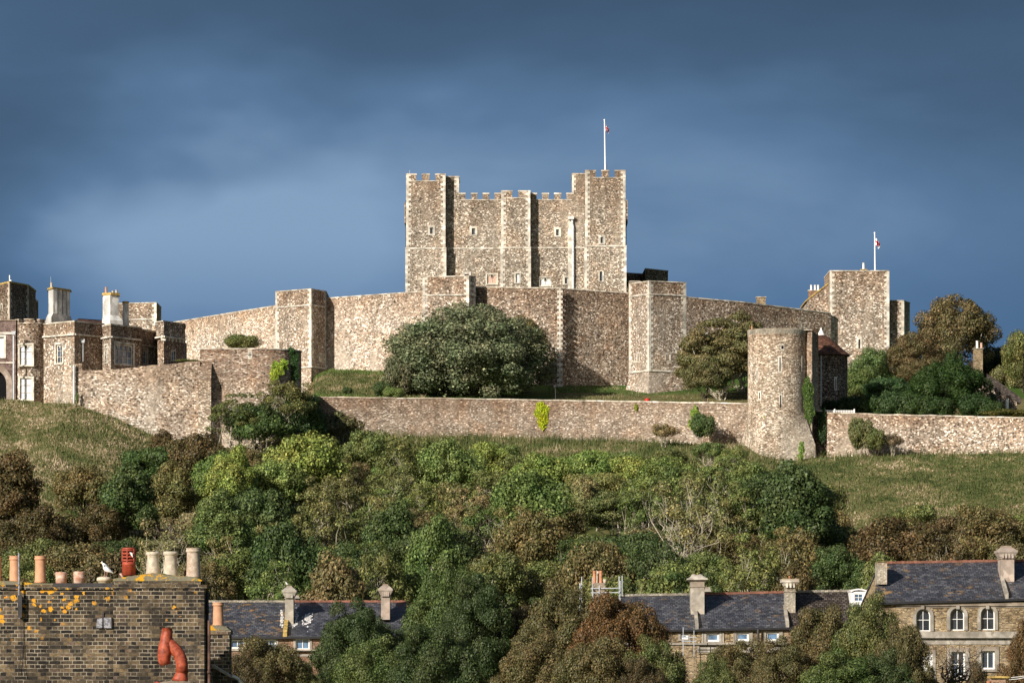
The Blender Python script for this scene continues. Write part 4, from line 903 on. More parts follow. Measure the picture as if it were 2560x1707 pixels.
m = MB(); m.prism([(X(2008, 529), 529.5), (X(2017, 527), 527.2), (X(2030, 526.8), 526.8), (X(2041, 532), 532.2), (X(2041, 540), 540), (X(2008, 540), 540)], 18.5, Z(826, 527)); m.prism([(X(2031, 531), 531), (X(2046, 531), 531.6), (X(2046, 541), 541), (X(2031, 541), 541)], 18.5, Z(822, 532)); m.prism([(X(2008, 526.8), 527.5), (X(2024, 525.6), 525.6), (X(2043, 530.6), 530.6), (X(2043, 533), 533), (X(2008, 533), 533)], 18.5, Z(1085, 526), [(X(2008, 528), 529.5), (X(2024, 528), 528), (X(2040, 531.6), 531.6), (X(2040, 534), 534), (X(2008, 534), 534)]); m.build('flank_wall', 'ragstone', t)
m = MB(); m.box(X(2006, 528), X(2030.5, 527), 526.7, 533, Z(826, 527) + .002, Z(824, 527)); m.build('flank_coping', 'coping_stone', t)
pot(1880, 531, 815, 823, 4.5, 'terracotta', 'tiny orange pot on the left rim of the tall round tower')
t = thing('round_turret', 'shaded round turret with a red brown conical tiled roof and white lead tip', 'turret', (X(2051, 545), 545, 28))
drum(t, X(2053, 545), 545, 3.12, 27, Z(889, 545), 'flint_shaded')
m = MB(); ze = Z(888, 545); za = Z(836, 545); m.lathe((X(2053, 545), 545, 0), [(3.1, ze - .16), (3.42, ze - .12), (3.42, ze), (2.5, ze + .75), (1.4, ze + 1.75), (.35, za)], 40); m.build('roof', 'clay_tile', t)
m = MB(); m.lathe((X(2053, 545), 545, 0), [(.75, za - .5), (.42, za + .02), (.18, Z(826, 545)), (.09, Z(823, 545)), (.12, Z(821, 545)), (.02, Z(818.5, 545))], 16); m.build('finial', 'lead_white', t, True)
slit(t, 2089, 2053, 545, 3.12, 946, 972, .09, .2)
drainpipe(2053, 541.6, 889, 1026, 'thin pale drainpipe on the shaded turret with the conical roof', False, .08)
# picket fence
t = thing('picket_fence', 'short white picket fence on the wall top beside the round tower', 'fence', (X(2090, 529), 529, Z(1033, 529)))
m = MB(); Yf = 529
for py in (1026.5, 1031): m.box(X(2044, Yf), X(2136, Yf), Yf, Yf + .06, Z(py + .8, Yf), Z(py - .8, Yf))
m.build('rails', 'white_paint', t); m = MB(); p = 2046
while p < 2135: m.box(X(p, Yf), X(p + 1.6, Yf), Yf - .03, Yf, Z(1033, Yf), Z(1025, Yf)); p += 4.1
m.build('pickets', 'white_paint', t); m = MB()
for p in (2085, 2134): m.box(X(p, Yf), X(p + 3, Yf), Yf - .08, Yf + .1, Z(1035, Yf), Z(1022, Yf))
m.build('posts', 'white_paint', t)
# small things on the terrace
t = thing('red_post', 'small red topped box on the grass under the splayed tower', 'post', (X(1618, 545), 545.5, 30))
m = MB(); m.lathe((X(1618, 545), 545, 0), [(.28, 29.5), (.28, Z(1001, 545)), (.33, Z(1000, 545)), (.27, Z(997, 545)), (.05, Z(995.5, 545))], 14); m.build('body', 'red_paint', t, True)
m = MB(); m.box(X(1604, 545), X(1640, 545), 545.5, 545.9, 30, Z(1001, 545)); m.build('low_wall', 'stucco', t)
t = thing('lamp_post', 'small dark lamp post on the lawn right of the dome shaped tree', 'lamp', (X(1389, 548), 548, 30.5))
m = MB(); m.tube([(X(1389, 548), 548, 29.5), (X(1389, 548), 548, Z(970, 548))], .06, 6); m.build('post', 'dark_metal', t); m = MB(); m.lathe((X(1389, 548), 548, Z(971, 548)), [(.05, 0), (.2, .1), (.26, .35), (.05, .5)], 8); m.build('lantern', 'dark_metal', t)
# cottage at right
t = thing('cottage', 'shaded cottage with a steep dark tiled gable beyond the dark yew', 'building', (X(2520, 546), 550, 29))
Y = 545; m = MB(); cxg = X(2424, Y); L_, R_ = X(2360, Y), X(2551, Y)
m.add([(X(2434, Y + 6), Y + 6, 28), (R_ - .4, Y, 28), (R_ - .4, Y, Z(996, Y)), (X(2434, Y + 6), Y + 6, Z(912, Y + 6)), (X(2434, Y + 6), Y + 12, 28), (R_ - .4, Y + 10, 28), (R_ - .4, Y + 10, Z(996, Y)), (X(2434, Y + 6), Y + 12, Z(912, Y + 6))], [(0, 1, 2, 3), (5, 4, 7, 6), (4, 0, 3, 7), (1, 5, 6, 2)]); m.build('wall', 'flint_shaded', t)
m = MB(); m.hexa([(X(2422, Y + 5.6), Y + 5.6, Z(945, Y + 6)), (R_, Y - .5, Z(1010, Y)), (R_, Y + 10, Z(1001, Y)), (X(2422, Y + 5.6), Y + 13, Z(915, Y + 6)), (X(2426, Y + 5.6), Y + 5.6, Z(905, Y + 6)), (R_ + .1, Y - .5, Z(995, Y)), (R_ + .1, Y + 10, Z(995, Y)), (X(2426, Y + 5.6), Y + 13, Z(905, Y + 6))]); m.build('roof', 'brown_tile', t)
m = MB(); m.add([(X(2428, 550.4), 550.4, Z(906, 550)), (X(2436, 550.4), 550.4, Z(906, 550)), (X(2420, 550.4), 551, Z(930, 550)), (X(2404, 550.4), 551, Z(950, 550))], [(0, 1, 2, 3)]); m.build('hip_tiles', 'clay_tile', t)
m = MB(); m.box(X(2518, 543.6), X(2523, 543.6), 544.2, 545.6, 29.5, Z(998, 545)); m.build('window', 'white_paint', t)
t = stack('chimney', 'brick chimney with two pots on the dark cottage at the right', 2435, 2457, 548, 870, 34, 1.2, 'stock_brick', 'cement'); pot(2443, 548.5, 852, 870, 7, 'lead_white', '', t); pot(2453.5, 548.5, 857, 870, 7, 'terracotta_pale', '', t)
# ------------------------------------------------------------------ terraces below the hill
def terrace(name, label, px0, px1, Yf, py_e, py_r, mat_roof, mat_wall, wins, zb=-8, run=5.0, vergeL=0, vergeR=0, pye1=None, pyr1=None, fr='white_paint', sur='stucco', sw=.16, band=None, ridge='ridge_clay', ridgepx=None, low=[]):
    """pye1/pyr1: eaves / ridge rows at the right end"""
    pye1 = pye1 or py_e; pyr1 = pyr1 or py_r
    pe = (py_e + pye1) / 2; fc = Face((X(px0, Yf), Yf), (X(px1, Yf), Yf)); ze0, ze1 = Z(py_e, Yf), Z(pye1, Yf); Yr = Yf + run
    zr0, zr1 = Z(py_r, Yr), Z(pyr1, Yr); zt = min(ze0, ze1) - .12
    th = thing(name, label, 'house', (X((px0 + px1) / 2, Yf), Yf + run, zb))
    hs = [fc.rect(*w[0]) for w in wins]
    m = MB(); fc.grid(m, 0, fc.L, zb, zt, hs, .25)
    x0, x1 = X(px0, Yf), X(px1, Yf); yb = Yf + 2 * run
    m.add([(x0, Yf, zb), (x1, Yf, zb), (x1, Yf, zt), (x0, Yf, zt), (x0, yb, zb), (x1, yb, zb), (x1, yb, zt), (x0, yb, zt), (x0 + vergeL, Yr, zr0 - .15), (x1 + vergeR, Yr, zr1 - .15)], [(4, 0, 3, 8, 7), (1, 5, 6, 9, 2), (5, 4, 7, 6)])
    m.build('wall', mat_wall, th)
    def rf(a, b, za, zb_, zra, zrb, al, bl):
        m.hexa([(a - .0, Yf - .25, za - .12), (b, Yf - .25, zb_ - .12), (b + bl, Yr, zrb - .12), (a + al, Yr, zra - .12), (a, Yf - .25, za + .02), (b, Yf - .25, zb_ + .02), (b + bl, Yr, zrb + .02), (a + al, Yr, zra + .02)])
        m.hexa([(a + al, Yr, zra - .12), (b + bl, Yr, zrb - .12), (b, yb + .2, zb_ - .12), (a, yb + .2, za - .12), (a + al, Yr, zra + .019), (b + bl, Yr, zrb + .019), (b, yb + .2, zb_ + .02), (a, yb + .2, za + .02)])
    m = MB(); rf(x0 - .05, x1 + .05, ze0, ze1, zr0, zr1, vergeL, vergeR); m.build('roof', mat_roof, th)
    m = MB()
    n = 40
    for i in range(n):
        a = x0 + vergeL + (x1 + vergeR - x0 - vergeL) * i / n; b = a + (x1 - x0) / n * .96; z = zr0 + (zr1 - zr0) * i / n
        m.box(a, b, Yr - .10, Yr + .10, z + .0, z + .14 + .012 * (i % 3))
    m.build('ridge_tiles', ridge, th)
    m = MB(); m.hexa([(x0, Yf - .34, ze0 - .14), (x1, Yf - .34, ze1 - .14), (x1, Yf - .22, ze1 - .14), (x0, Yf - .22, ze0 - .14), (x0, Yf - .34, ze0), (x1, Yf - .34, ze1), (x1, Yf - .22, ze1), (x0, Yf - .22, ze0)]); m.build('gutter', 'black_gutter', th)
    for (w, kw), h in zip(wins, hs): window(th, fc, h, **{**dict(frame=fr, sur=sur, sw=sw, fw=.09, depth=.14, pane='glass_blue'), **kw})
    if band:
        m = MB()
        for a, b, pr, *pz in band:
            q0, q1 = (pz if pz else (px0, px1)); fc.box(m, fc.t(q0), fc.t(q1), Z(b, Yf), Z(a, Yf), -.02, pr)
        m.build('mouldings', sur, th)
    return th, fc
def ornate(name, label, px, Y, pyt, pyb, sw_px, cap_px, mat='stucco', style='dome', depth=1.5, pots=None, zb=None):
    """rendered chimney with a flared stone cap; corbels under the cap when style is 'corbel'"""
    t = thing(name, label, 'chimney', (X(px, Y), Y + depth / 2, Z(pyb, Y)))
    k = 1 / F * Y; hw = sw_px / 2 * k; cw = cap_px / 2 * k; x = X(px, Y); z1 = Z(pyt, Y); zb = zb if zb is not None else Z(pyb, Y) - .5
    yc = Y + depth / 2; hd = depth / 2; g = cw - hw
    def sq(mb, w0, w1, z0, z1_): mb.prism([(x - hw - w0, yc - hd - w0), (x + hw + w0, yc - hd - w0), (x + hw + w0, yc + hd + w0), (x - hw - w0, yc + hd + w0)], z0, z1_, [(x - hw - w1, yc - hd - w1), (x + hw + w1, yc - hd - w1), (x + hw + w1, yc + hd + w1), (x - hw - w1, yc + hd + w1)])
    H = (pyb - pyt) * k
    m = MB(); sq(m, 0, 0, zb, z1 - 19 * k); sq(m, .05, .05, z1 - 33 * k, z1 - 31 * k); m.build('shaft', mat, t)
    m = MB(); zc = z1 - 19 * k
    if style == 'corbel':
        sq(m, .03, g * .75, zc - 10 * k, zc); sq(m, g * .8, g, zc + .002, zc + 3 * k); sq(m, g, g, zc + 3 * k + .001, zc + 7 * k); sq(m, g * .9, -hw * .35, zc + 7 * k + .002, z1 - 3 * k); sq(m, -hw * .35, -hw * .4, z1 - 3 * k + .001, z1)
        for i in range(4):
            xx = x - hw + .05 + i * (2 * hw - .22) / 3; m.box(xx, xx + .12, yc - hd - g * .75, yc - hd + .02, zc - 12 * k, zc - .02)
    elif style == 'flat':
        sq(m, .03, g * .8, zc + 1 * k, zc + 10 * k); sq(m, g, g, zc + 10 * k + .002, z1)
        for i in range(3):
            xx = x - hw + .04 + i * (2 * hw - .2) / 2; m.box(xx, xx + .12, yc - hd - g * .8, yc - hd + .02, zc - 3 * k, zc + 8 * k)
    else:
        sq(m, .02, g, zc, zc + 4 * k); sq(m, g, g * .9, zc + 4 * k + .002, zc + 8 * k); sq(m, g * .7, -hw * .4, zc + 8 * k + .003, z1 - 3 * k)
        for s in (-1, 1): m.lathe((x + s * hw * .45, yc, z1 - 9 * k), [(hw * .52, 0), (hw * .5, 4 * k), (hw * .3, 8 * k), (.02, 9.5 * k)], 12)
    m.build('cap', mat if style != 'flat' else 'coping_stone', t)
    return t
def partywall(par, px, w, Y0, run, pye, pyr, mat='stucco', h=.30):
    m = MB(); k = Y0 / F; x = X(px, Y0); hw = w / 2 * k
    z0, z1 = Z(pye, Y0), Z(pyr, Y0 + run)
    m.hexa([(x - hw, Y0 - .3, z0 - .1), (x + hw, Y0 - .3, z0 - .1), (x + hw, Y0 + run, z1 - .1), (x - hw, Y0 + run, z1 - .1), (x - hw, Y0 - .3, z0 + h), (x + hw, Y0 - .3, z0 + h), (x + hw, Y0 + run, z1 + h), (x - hw, Y0 + run, z1 + h)])
    m.build('parapet', mat, par)
# left terrace
w0 = dict(cols=2, rows=1)
tl, fcl = terrace('terraced_house', 'terrace house with orange lichen patches on its grey slates, left of the gull chimney', 470, 713, 320, 1591, 1505, 'slate_lichen', 'red_brick',
    [((576, 611, 1598, 1620), w0), ((655, 690, 1597, 1622), w0)], vergeL=.2, band=[(1595, 1592, .10), (1626, 1622, .1)], ridge='cement')
tr, fcr = terrace('terraced_house', 'terrace house with a smooth blue grey slate roof and white bird streaks by the chimney', 713.4, 1010, 320, 1590.5, 1505, 'slate', 'red_brick',
    [((739, 774, 1594, 1623), w0), ((755, 775, 1662, 1704), dict(cols=1, rows=2, arch=1)), ((832, 862, 1661, 1700), w0), ((898, 916, 1661, 1700), w0), ((828, 838, 1608, 1618), dict(cols=1, rows=1)), ((908, 920, 1608, 1618), dict(cols=1, rows=1))],
    band=[(1626, 1622, .35, 720, 1010), (1640, 1634, .08), (1596, 1592, .1)])
partywall(tl, 713, 10, 320, 5, 1590, 1505, 'ochre_cap')
ornate('chimney', 'rendered terrace chimney with a heavy flared cap and a gull standing on it', 723, 321.6, 1463, 1552, 21, 37, 'stucco', 'corbel', 1.6)
ornate('chimney', 'pale pink rendered chimney half hidden by the dark green trees', 963.5, 321.6, 1459, 1530, 22, 37, 'pink_stucco', 'corbel', 1.6)
m = MB(); m.box(X(736, 327), X(748, 327), 327, 328.5, Z(1505, 327), Z(1495, 327)); m.prism([(X(734, 327), 326.8), (X(750, 327), 326.8), (X(750, 327), 328.7), (X(734, 327), 328.7)], Z(1495, 327), Z(1487, 327), [(X(738, 327), 327.3), (X(746, 327), 327.3), (X(746, 327), 328.2), (X(738, 327), 328.2)]); props(m.build('chimney', 'stucco'), 'small flared chimney top peeping over the ridge right of the gull chimney', 'chimney')
def splash(px, py, Yp, w, h, n, seed, par, run=5., pye=1590.5, pyr=1505, Y0=320):
    rg = random.Random(seed); m = MB()
    for i in range(n):
        a = px + rg.gauss(0, w); b = py + rg.gauss(0, h); u = (pye - b) / (pye - pyr); u = min(.97, max(.03, u))
        y = Y0 - .25 + (run + .25) * u; z = Z(pye, Y0) + .02 + (Z(pyr, Y0 + run) - Z(pye, Y0)) * u + .012
        x = X(a, y); s = rg.uniform(.02, .07); sl = (Z(pyr, Y0 + run) - Z(pye, Y0)) / (run + .25); l = s * rg.uniform(1, 3)
        m.add([(x - s, y - l, z - l * sl), (x + s * .7, y - l * .8, z - l * .8 * sl), (x + s, y + l * .8, z + l * .8 * sl), (x - s * .6, y + l, z + l * sl)], [(0, 1, 2, 3)])
    m.build('bird_droppings', 'lead_white', par)
splash(769, 1548, 0, 6, 9, 70, 4, tr); splash(741, 1540, 0, 2, 9, 40, 5, tr); splash(704, 1545, 0, 1.6, 10, 50, 6, tl); splash(730, 1562, 0, 5, 3, 20, 8, tr)
# middle terrace
ww = dict(cols=1, rows=1, fw=.12)
t2, fc2 = terrace('terraced_house', 'terrace house with dark slates half behind the brown tree, left of the patched chimney', 1560, 1742, 300, 1572.5, 1490, 'slate', 'stock_brick',
    [((1701, 1720, 1584, 1597), ww)], pyr1=1487, band=[(1576, 1573, .1), (1611, 1606, .12)], ridge='cement', run=4.6)
t3, fc3 = terrace('terraced_house', 'terrace house with a slate roof between the patched chimney and the corbelled chimney', 1742.4, 1971, 300, 1572, 1487, 'slate', 'stock_brick',
    [((1766, 1798, 1582, 1603), ww), ((1841, 1872, 1580.5, 1601), ww), ((1915, 1947, 1579, 1601), ww)], pye1=1567, pyr1=1482, band=[(1576, 1573, .1), (1611, 1606, .3), (1630, 1615, .05)], run=4.6)
m = MB()
for p in (1755, 1806, 1833, 1878, 1907, 1953): fc3.box(m, fc3.t(p), fc3.t(p + 3.5), Z(1606, 300), Z(1575, 300), -.02, .07)
m.build('pilasters', 'stucco', t3)
t4, fc4 = terrace('terraced_house', 'terrace house with a speckled brown tiled roof and a white dormer', 1971.4, 2196, 300, 1570, 1481, 'brown_tile', 'red_brick', [], pye1=1566, pyr1=1478, ridge='cement', run=4.6)
partywall(t2, 1742, 8, 300, 2.2, 1570, 1530, 'stucco'); partywall(t3, 1968, 8, 300, 2.6, 1566, 1522, 'stucco')
ornate('chimney', 'tall patched rendered chimney with a twin domed cap', 1744, 301.8, 1433.5, 1548, 34, 51, 'stucco', 'dome', 1.7)
t = ornate('chimney', 'brown chimney with a corbelled flat cap and one small orange pot', 1976, 301.8, 1446, 1538, 25, 43, 'cement', 'flat', 1.6); pot(1974, 302.6, 1439, 1447, 6, 'terracotta', '', t, style='plain')
m = MB(); m.prism([(X(1763, 306), 306.2), (X(1779, 306), 306.2), (X(1779, 306), 308), (X(1763, 306), 308)], Z(1478, 306), Z(1466, 306), [(X(1766, 306), 306.6), (X(1775, 306), 306.6), (X(1775, 306), 307.6), (X(1766, 306), 307.6)]); m.box(X(1765, 306), X(1775, 306), 306.5, 307.7, Z(1492, 306), Z(1478, 306)); props(m.build('chimney', 'stucco'), 'small flared chimney top behind the ridge right of the patched chimney', 'chimney')
m = MB(); m.tube([(X(1895, 299.8), 299.6, -8), (X(1895, 299.8), 299.6, Z(1572, 300))], .09, 8); props(m.build('drainpipe', 'dark_metal'), 'black downpipe between the second and third square windows of the slate terrace', 'drainpipe')
# dormer
d = thing('dormer', 'white framed dormer window on the brown tiled roof', 'dormer', (X(2147, 301.5), 302, Z(1520, 301)))
Fd = Face((X(2128, 301.6), 301.6), (X(2166, 301.6), 301.6)); hd = Fd.rect(2135, 2158, 1483, 1503); m = MB(); Fd.grid(m, 0, Fd.L, Z(1516, 301.6), Z(1478, 301.6), [hd], .15); zt = Z(1478, 301.6)
m.box(0 * Fd.A.x + Fd.A.x, Fd.A.x + .04, 301.65, 305, Z(1516, 301.6), zt); m.box(Fd.B.x - .04, Fd.B.x, 301.65, 305, Z(1516, 301.6), zt); m.build('wall', 'white_paint', d)
m = MB(); Fd.arc(m, Fd.L / 2, zt - 1.0, 1.10, 1.2, -3, .1, 8, 62, 118); m.build('roof', 'lead_white', d)
window(d, Fd, hd, 2, 2, 0, .06, .1, pane='glass_blue', sur=None)
m = MB(); m.box(X(2170, 302.5), X(2180, 302.5), 302.2, 305, Z(1510, 302), Z(1481, 302)); props(m.build('parapet', 'lead_white'), 'short pale grey upstand beside the white dormer', 'parapet')
# right house
Yh = 285
wa = dict(cols=2, rows=2, arch=1, sw=.20, depth=.2, fw=.062, pane='glass_dark', proud=.08, sill=False)
wins = [((2290, 2326, 1521, 1577), wa), ((2375, 2411, 1519, 1575), wa), ((2451.5, 2487, 1517, 1574), wa),
        ((2378, 2413, 1628, 1692), dict(cols=2, rows=2, sw=.26, depth=.2, fw=.1, pane='glass', proud=.06)), ((2453, 2487, 1626, 1672), dict(cols=2, rows=1, sw=.26, depth=.2, fw=.1, pane='glass', proud=.06)), ((2302, 2331, 1632, 1692), dict(cols=1, rows=1, sw=.2, depth=.08, fw=.1, pane='white_paint', proud=.06))]
t5, fc5 = terrace('brick_house', 'yellow brown brick house with three round headed windows under a lichen speckled slate roof', 2186, 2640, Yh, 1505.5, 1409, 'slate_lichen', 'stock_brick', wins,
    pye1=1493, pyr1=1402, vergeL=.75, band=[(1514, 1506, .16, 2240, 2640), (1518, 1515, .06, 2240, 2640), (1590, 1578, .10, 2250, 2640), (1594, 1590, .30, 2250, 2640), (1610, 1596, .05, 2250, 2640)], ridge='ridge_clay', run=5.2)
m = MB()
for px in (2306, 2394, 2468.5):
    i = 0; kz = Z(1512, Yh); fc5.box(m, fc5.t(px) - .10, fc5.t(px) + .10, Z(1521, Yh) - .02, kz, -.02, .22)
m.build('keystones', 'stucco', t5)
partywall(t5, 2516, 8, Yh, 3, 1494, 1445, 'stucco')
ornate('chimney', 'big rendered chimney with a wide corbelled cap on the brick house', 2519, 287.2, 1363.5, 1463, 33, 49, 'pink_stucco', 'corbel', 1.9)
t = thing('chimney', 'plain square tan chimney at the left verge of the lichen speckled roof', 'chimney', (X(2205, 287), 288, Z(1460, 287)))
m = MB(); m.box(X(2193.5, 286.8), X(2217.5, 286.8), 286.8, 288.6, Z(1460, 287), Z(1405, 287)); m.build('shaft', 'cement', t); m = MB(); m.prism([(X(2193, 286.8), 286.75), (X(2218, 286.8), 286.75), (X(2218, 287), 288.65), (X(2193, 287), 288.65)], Z(1405, 287) + .002, Z(1401.5, 287), [(X(2197, 286.8), 287), (X(2214, 286.8), 287), (X(2214, 287), 288.4), (X(2197, 287), 288.4)]); m.build('cap', 'moss', t)
t = thing('balcony', 'small black iron balcony rail under the lower left window of the brick house', 'balcony', (X(2318, 284), 284, Z(1697, 284)))
m = MB(); x0, x1 = X(2300, 284), X(2340, 284); m.box(x0, x1, 283.8, 284.95, Z(1699, 284), Z(1696, 284)); m.build('slab', 'dark_metal', t); m = MB()
for z in (1694, 1686): m.box(x0, x1, 283.8, 283.84, Z(z, 284), Z(z - 1.2, 284))
p = 2300
while p < 2340: m.box(X(p, 284), X(p + .8, 284), 283.8, 283.83, Z(1696, 284), Z(1686, 284)); p += 2.6
m.build('railing', 'dark_metal', t)
# scaffolded chimney
t = thing('chimney', 'brown chimney with two orange pots wrapped in scaffolding above the autumn tree', 'chimney', (X(1502, 305), 306, Z(1500, 305)))
m = MB(); m.box(X(1482, 305), X(1513, 305), 305, 306.4, Z(1640, 305), Z(1466, 305)); m.box(X(1479, 305), X(1516, 305), 304.9, 306.5, Z(1472, 305), Z(1468, 305)); m.prism([(X(1483, 305), 305.05), (X(1514, 305), 305.05), (X(1514, 305), 306.35), (X(1483, 305), 306.35)], Z(1466, 305) + .002, Z(1456, 305), [(X(1486, 305), 305.3), (X(1510, 305), 305.3), (X(1510, 305), 306.1), (X(1486, 305), 306.1)]); m.build('shaft', 'cement', t)
pot(1486.5, 305.6, 1426, 1458, 9.5, 'terracotta', '', t); pot(1502, 305.6, 1426, 1458, 9.5, 'terracotta', '', t); pot(1495, 306.1, 1427, 1458, 9, 'cream_pot', '', t); pot(1512, 305.7, 1447, 1459, 10, 'cream_pot', '', t, style='short')
t = thing('scaffolding', 'grey tube scaffolding around the chimney with two orange pots', 'scaffolding', (X(1502, 304), 304.5, Z(1560, 304)))
m = MB()
for p, a, y in ((1454.5, 1441, 304), (1450, 1457, 306.6), (1481, 1442, 303.9), (1498.5, 1462, 303.8), (1548, 1440, 304.1), (1550.5, 1451, 304.4), (1555.5, 1438, 306.4)): m.tube([(X(p, y), y, Z(1600 if p < 1540 else 1530, y)), (X(p, y), y, Z(a, y))], .035, 6)
m.build('uprights', 'grey_metal', t); m = MB()
for a, b, p in ((1477, 1549, 1470.5), (1477, 1549, 1481), (1450, 1456, 1462)): m.tube([(X(a, 303.9), 303.9, Z(p, 304)), (X(b, 303.9), 303.9, Z(p - .8, 304))], .035, 6)
m.tube([(X(1481, 303.9), 303.9, Z(1471, 304)), (X(1477, 306.5), 306.5, Z(1471, 306.5))], .035, 6); m.build('rails', 'grey_metal', t)
t = thing('scaffolding', 'scaffold poles beside the leftmost square window of the slate terrace', 'scaffolding', (X(1720, 299), 299, -5))
m = MB(); [m.tube([(X(p, 298.6), 298.6, Z(1640, 298.6)), (X(p, 298.6), 298.6, Z(a, 298.6))], .025, 6) for p, a in ((1708, 1567), (1735, 1575))]; m.build('uprights', 'grey_metal', t)
m = MB(); [m.tube([(X(1704, 298.6), 298.6, Z(p, 298.6)), (X(1740, 298.6), 298.6, Z(p, 298.6))], .03, 6) for p in (1592, 1602)]; m.build('rails', 'grey_metal', t)
# chimney at bottom right, nearest
t = thing('chimney', 'low brick chimney with an ochre cap and orange pot at the bottom right edge', 'chimney', (X(2493, 180), 180.5, -3))
m = MB(); m.box(X(2474, 180), X(2514, 180), 180, 180.9, -6, Z(1694, 180)); m.build('shaft', 'red_brick', t); m = MB(); m.box(X(2478, 180) - .06, X(2523, 180), 179.9, 181, Z(1694, 180) + .002, Z(1689, 180)); m.build('cap', 'ochre_cap', t); pot(2472, 179.5, 1702, 1716, 13, 'terracotta', '', t)
m = MB()
for a, b in ((1693, 1687), (1698, 1690)): m.tube([(X(2522, 180), 180, Z(a, 180)), (X(2545, 180), 180, Z(a - 2, 180)), (X(2575, 180), 180, Z(b, 180))], .012, 5)
props(m.build('cable', 'white_paint'), 'pair of thin white cables running off the low chimney at the bottom right', 'cable')

# ------------------------------------------------------------------ nearest chimney stacks
YN = 100.0
t = thing('chimney_stack', 'wide old brick chimney stack spotted with orange lichen, lower left part', 'chimney', (X(120, YN), YN + .8, Z(1707, YN) - 3))
a, b = X(-90, YN), X(283, YN); ztp = Z(1461, YN)
m = MB(); m.box(a, b, YN + .01, YN + 1.3, -4, Z(1473, YN)); m.box(a, b, YN - .035, YN + 1.35, Z(1473, YN) + .001, ztp); m.build('brickwork', 'old_stock_brick', t)
def flaunch(par, x0, x1, y0, y1, z, prof, seed, mat='cement'):
    rg = random.Random(seed); nx, ny = 44, 7; m = MB(); vs = []
    for j in range(ny + 1):
        for i in range(nx + 1):
            u, v = i / nx, j / ny; e = min(1, 1.2 * min(v, 1 - v) + .72)
            vs.append((x0 + (x1 - x0) * u, y0 + (y1 - y0) * v, z + prof(u) * e ** .6 + rg.uniform(-.008, .008)))
    fs = [(j * (nx + 1) + i, j * (nx + 1) + i + 1, (j + 1) * (nx + 1) + i + 1, (j + 1) * (nx + 1) + i) for j in range(ny) for i in range(nx)]
    k = len(vs); vs += [(x0, y0, z - .03), (x1, y0, z - .03)]; m.add(vs, fs)
    for i in range(nx): p = vs[i]; q = vs[i + 1]; m.quad((p[0], y0, z - .02), (q[0], y0, z - .02), q, p)
    for side, (i0) in ((0, 0), (1, nx)):
        for j in range(ny): p = vs[j * (nx + 1) + i0]; q = vs[(j + 1) * (nx + 1) + i0]; m.quad((p[0], p[1], z - .02), (q[0], q[1], z - .02), q, p)
    return m.build('mortar_cap', mat, par, True)
def near_cement():
    tt, bb = mat_base('lichen_cement', .95, .1); o = tt.coord('Object')
    n = tt.noise(o, 9, 5, .7); n2 = tt.noise(o, 2.6, 5, .7); n3 = tt.noise(tt.mapping(o, (1, 1, 1), (5, 5, 5)), 4.5, 5, .75)
    c = tt.mix(n, (.10, .09, .065), (.26, .24, .17))
    c = tt.mix(tt.smooth(n2, .50, .56), c, (.20, .18, .07)); c = tt.mix(tt.smooth(n3, .50, .56), c, (.60, .31, .02))
    tt.put(bb.inputs['Base Color'], c); bump(tt, bb, n, .6, .02)
near_cement()
flaunch(t, a, b + .0, YN - .03, YN + 1.3, ztp + .004, lambda u: .03 + .055 * max(0, math.sin((u - .05) * 7.5)) * (1 if u < .62 else .15), 3, 'lichen_cement')
m = MB(); m.box(X(133, YN), b, YN - .05, YN - .036, Z(1466, YN), Z(1457, YN)); m.build('lead_edge', 'dark_metal', t)
t2_ = thing('chimney_stack', 'wide old brick chimney stack with a humped mortar cap, taller right part', 'chimney', (X(400, YN), YN + .8, Z(1707, YN) - 3))
a2, b2 = X(283.5, YN), X(513, YN)
m = MB(); m.box(a2, b2 - .02, YN - .02, YN + 1.5, -4, Z(1470, YN)); m.box(a2 - .02, b2 + .035, YN - .055, YN + 1.54, Z(1470, YN) + .001, Z(1461, YN)); m.box(a2, b2 - .10, YN - .03, YN + 1.45, Z(1461, YN) + .001, Z(1450, YN)); m.build('brickwork', 'sooty_stock_brick', t2_)
def hump(u):
    return float(np.interp(u, [0, .1, .2, .33, .42, .52, .6, .72, .85, .93, 1], [.03, .07, .10, .135, .16, .165, .13, .10, .085, .07, .0]))
flaunch(t2_, a2 - .01, b2 - .07, YN - .04, YN + 1.45, Z(1450, YN) + .004, hump, 5, 'lichen_cement')
PG = 'chimney pots on the lichen spotted brick stacks'
zP = YN + .65
pot(-3, zP, 1390, 1458, 14, 'terracotta', 'orange chimney pot cut by the left edge of the picture', None, PG)
pot(37, zP, 1389, 1456, 29, 'terracotta_buff', 'tall buff orange chimney pot behind the metal pole', None, PG)
pot(101, zP, 1389, 1452, 30, 'terracotta_buff', 'tall buff orange chimney pot just right of the metal pole', None, PG)
pot(153, zP, 1429.5, 1463, 29, 'terracotta_pale', 'short pale terracotta chimney pot, the plain one of two', None, PG, 'short')
pot(197.7, zP, 1428, 1463, 29, 'terracotta_pale', 'short terracotta chimney pot streaked white at the rim', None, PG, 'short')
pot(260.5, zP, 1443, 1462, 37, 'cream_pot', 'squat cream capped chimney pot with a gull standing on it', None, PG, 'cap')
pot(382.5, zP, 1379, 1432, 35, 'cream_pot', 'bulbous cream chimney pot, left of the cream pair', None, PG, 'taper')
pot(426.5, zP, 1378, 1437, 37, 'cream_pot', 'bulbous cream chimney pot with a dark nick, right of the cream pair', None, PG, 'taper')
pot(483.5, zP, 1369, 1440, 38, 'beige_pot', 'tall beige chimney pot with a thick rim at the right end of the stack', None, PG)
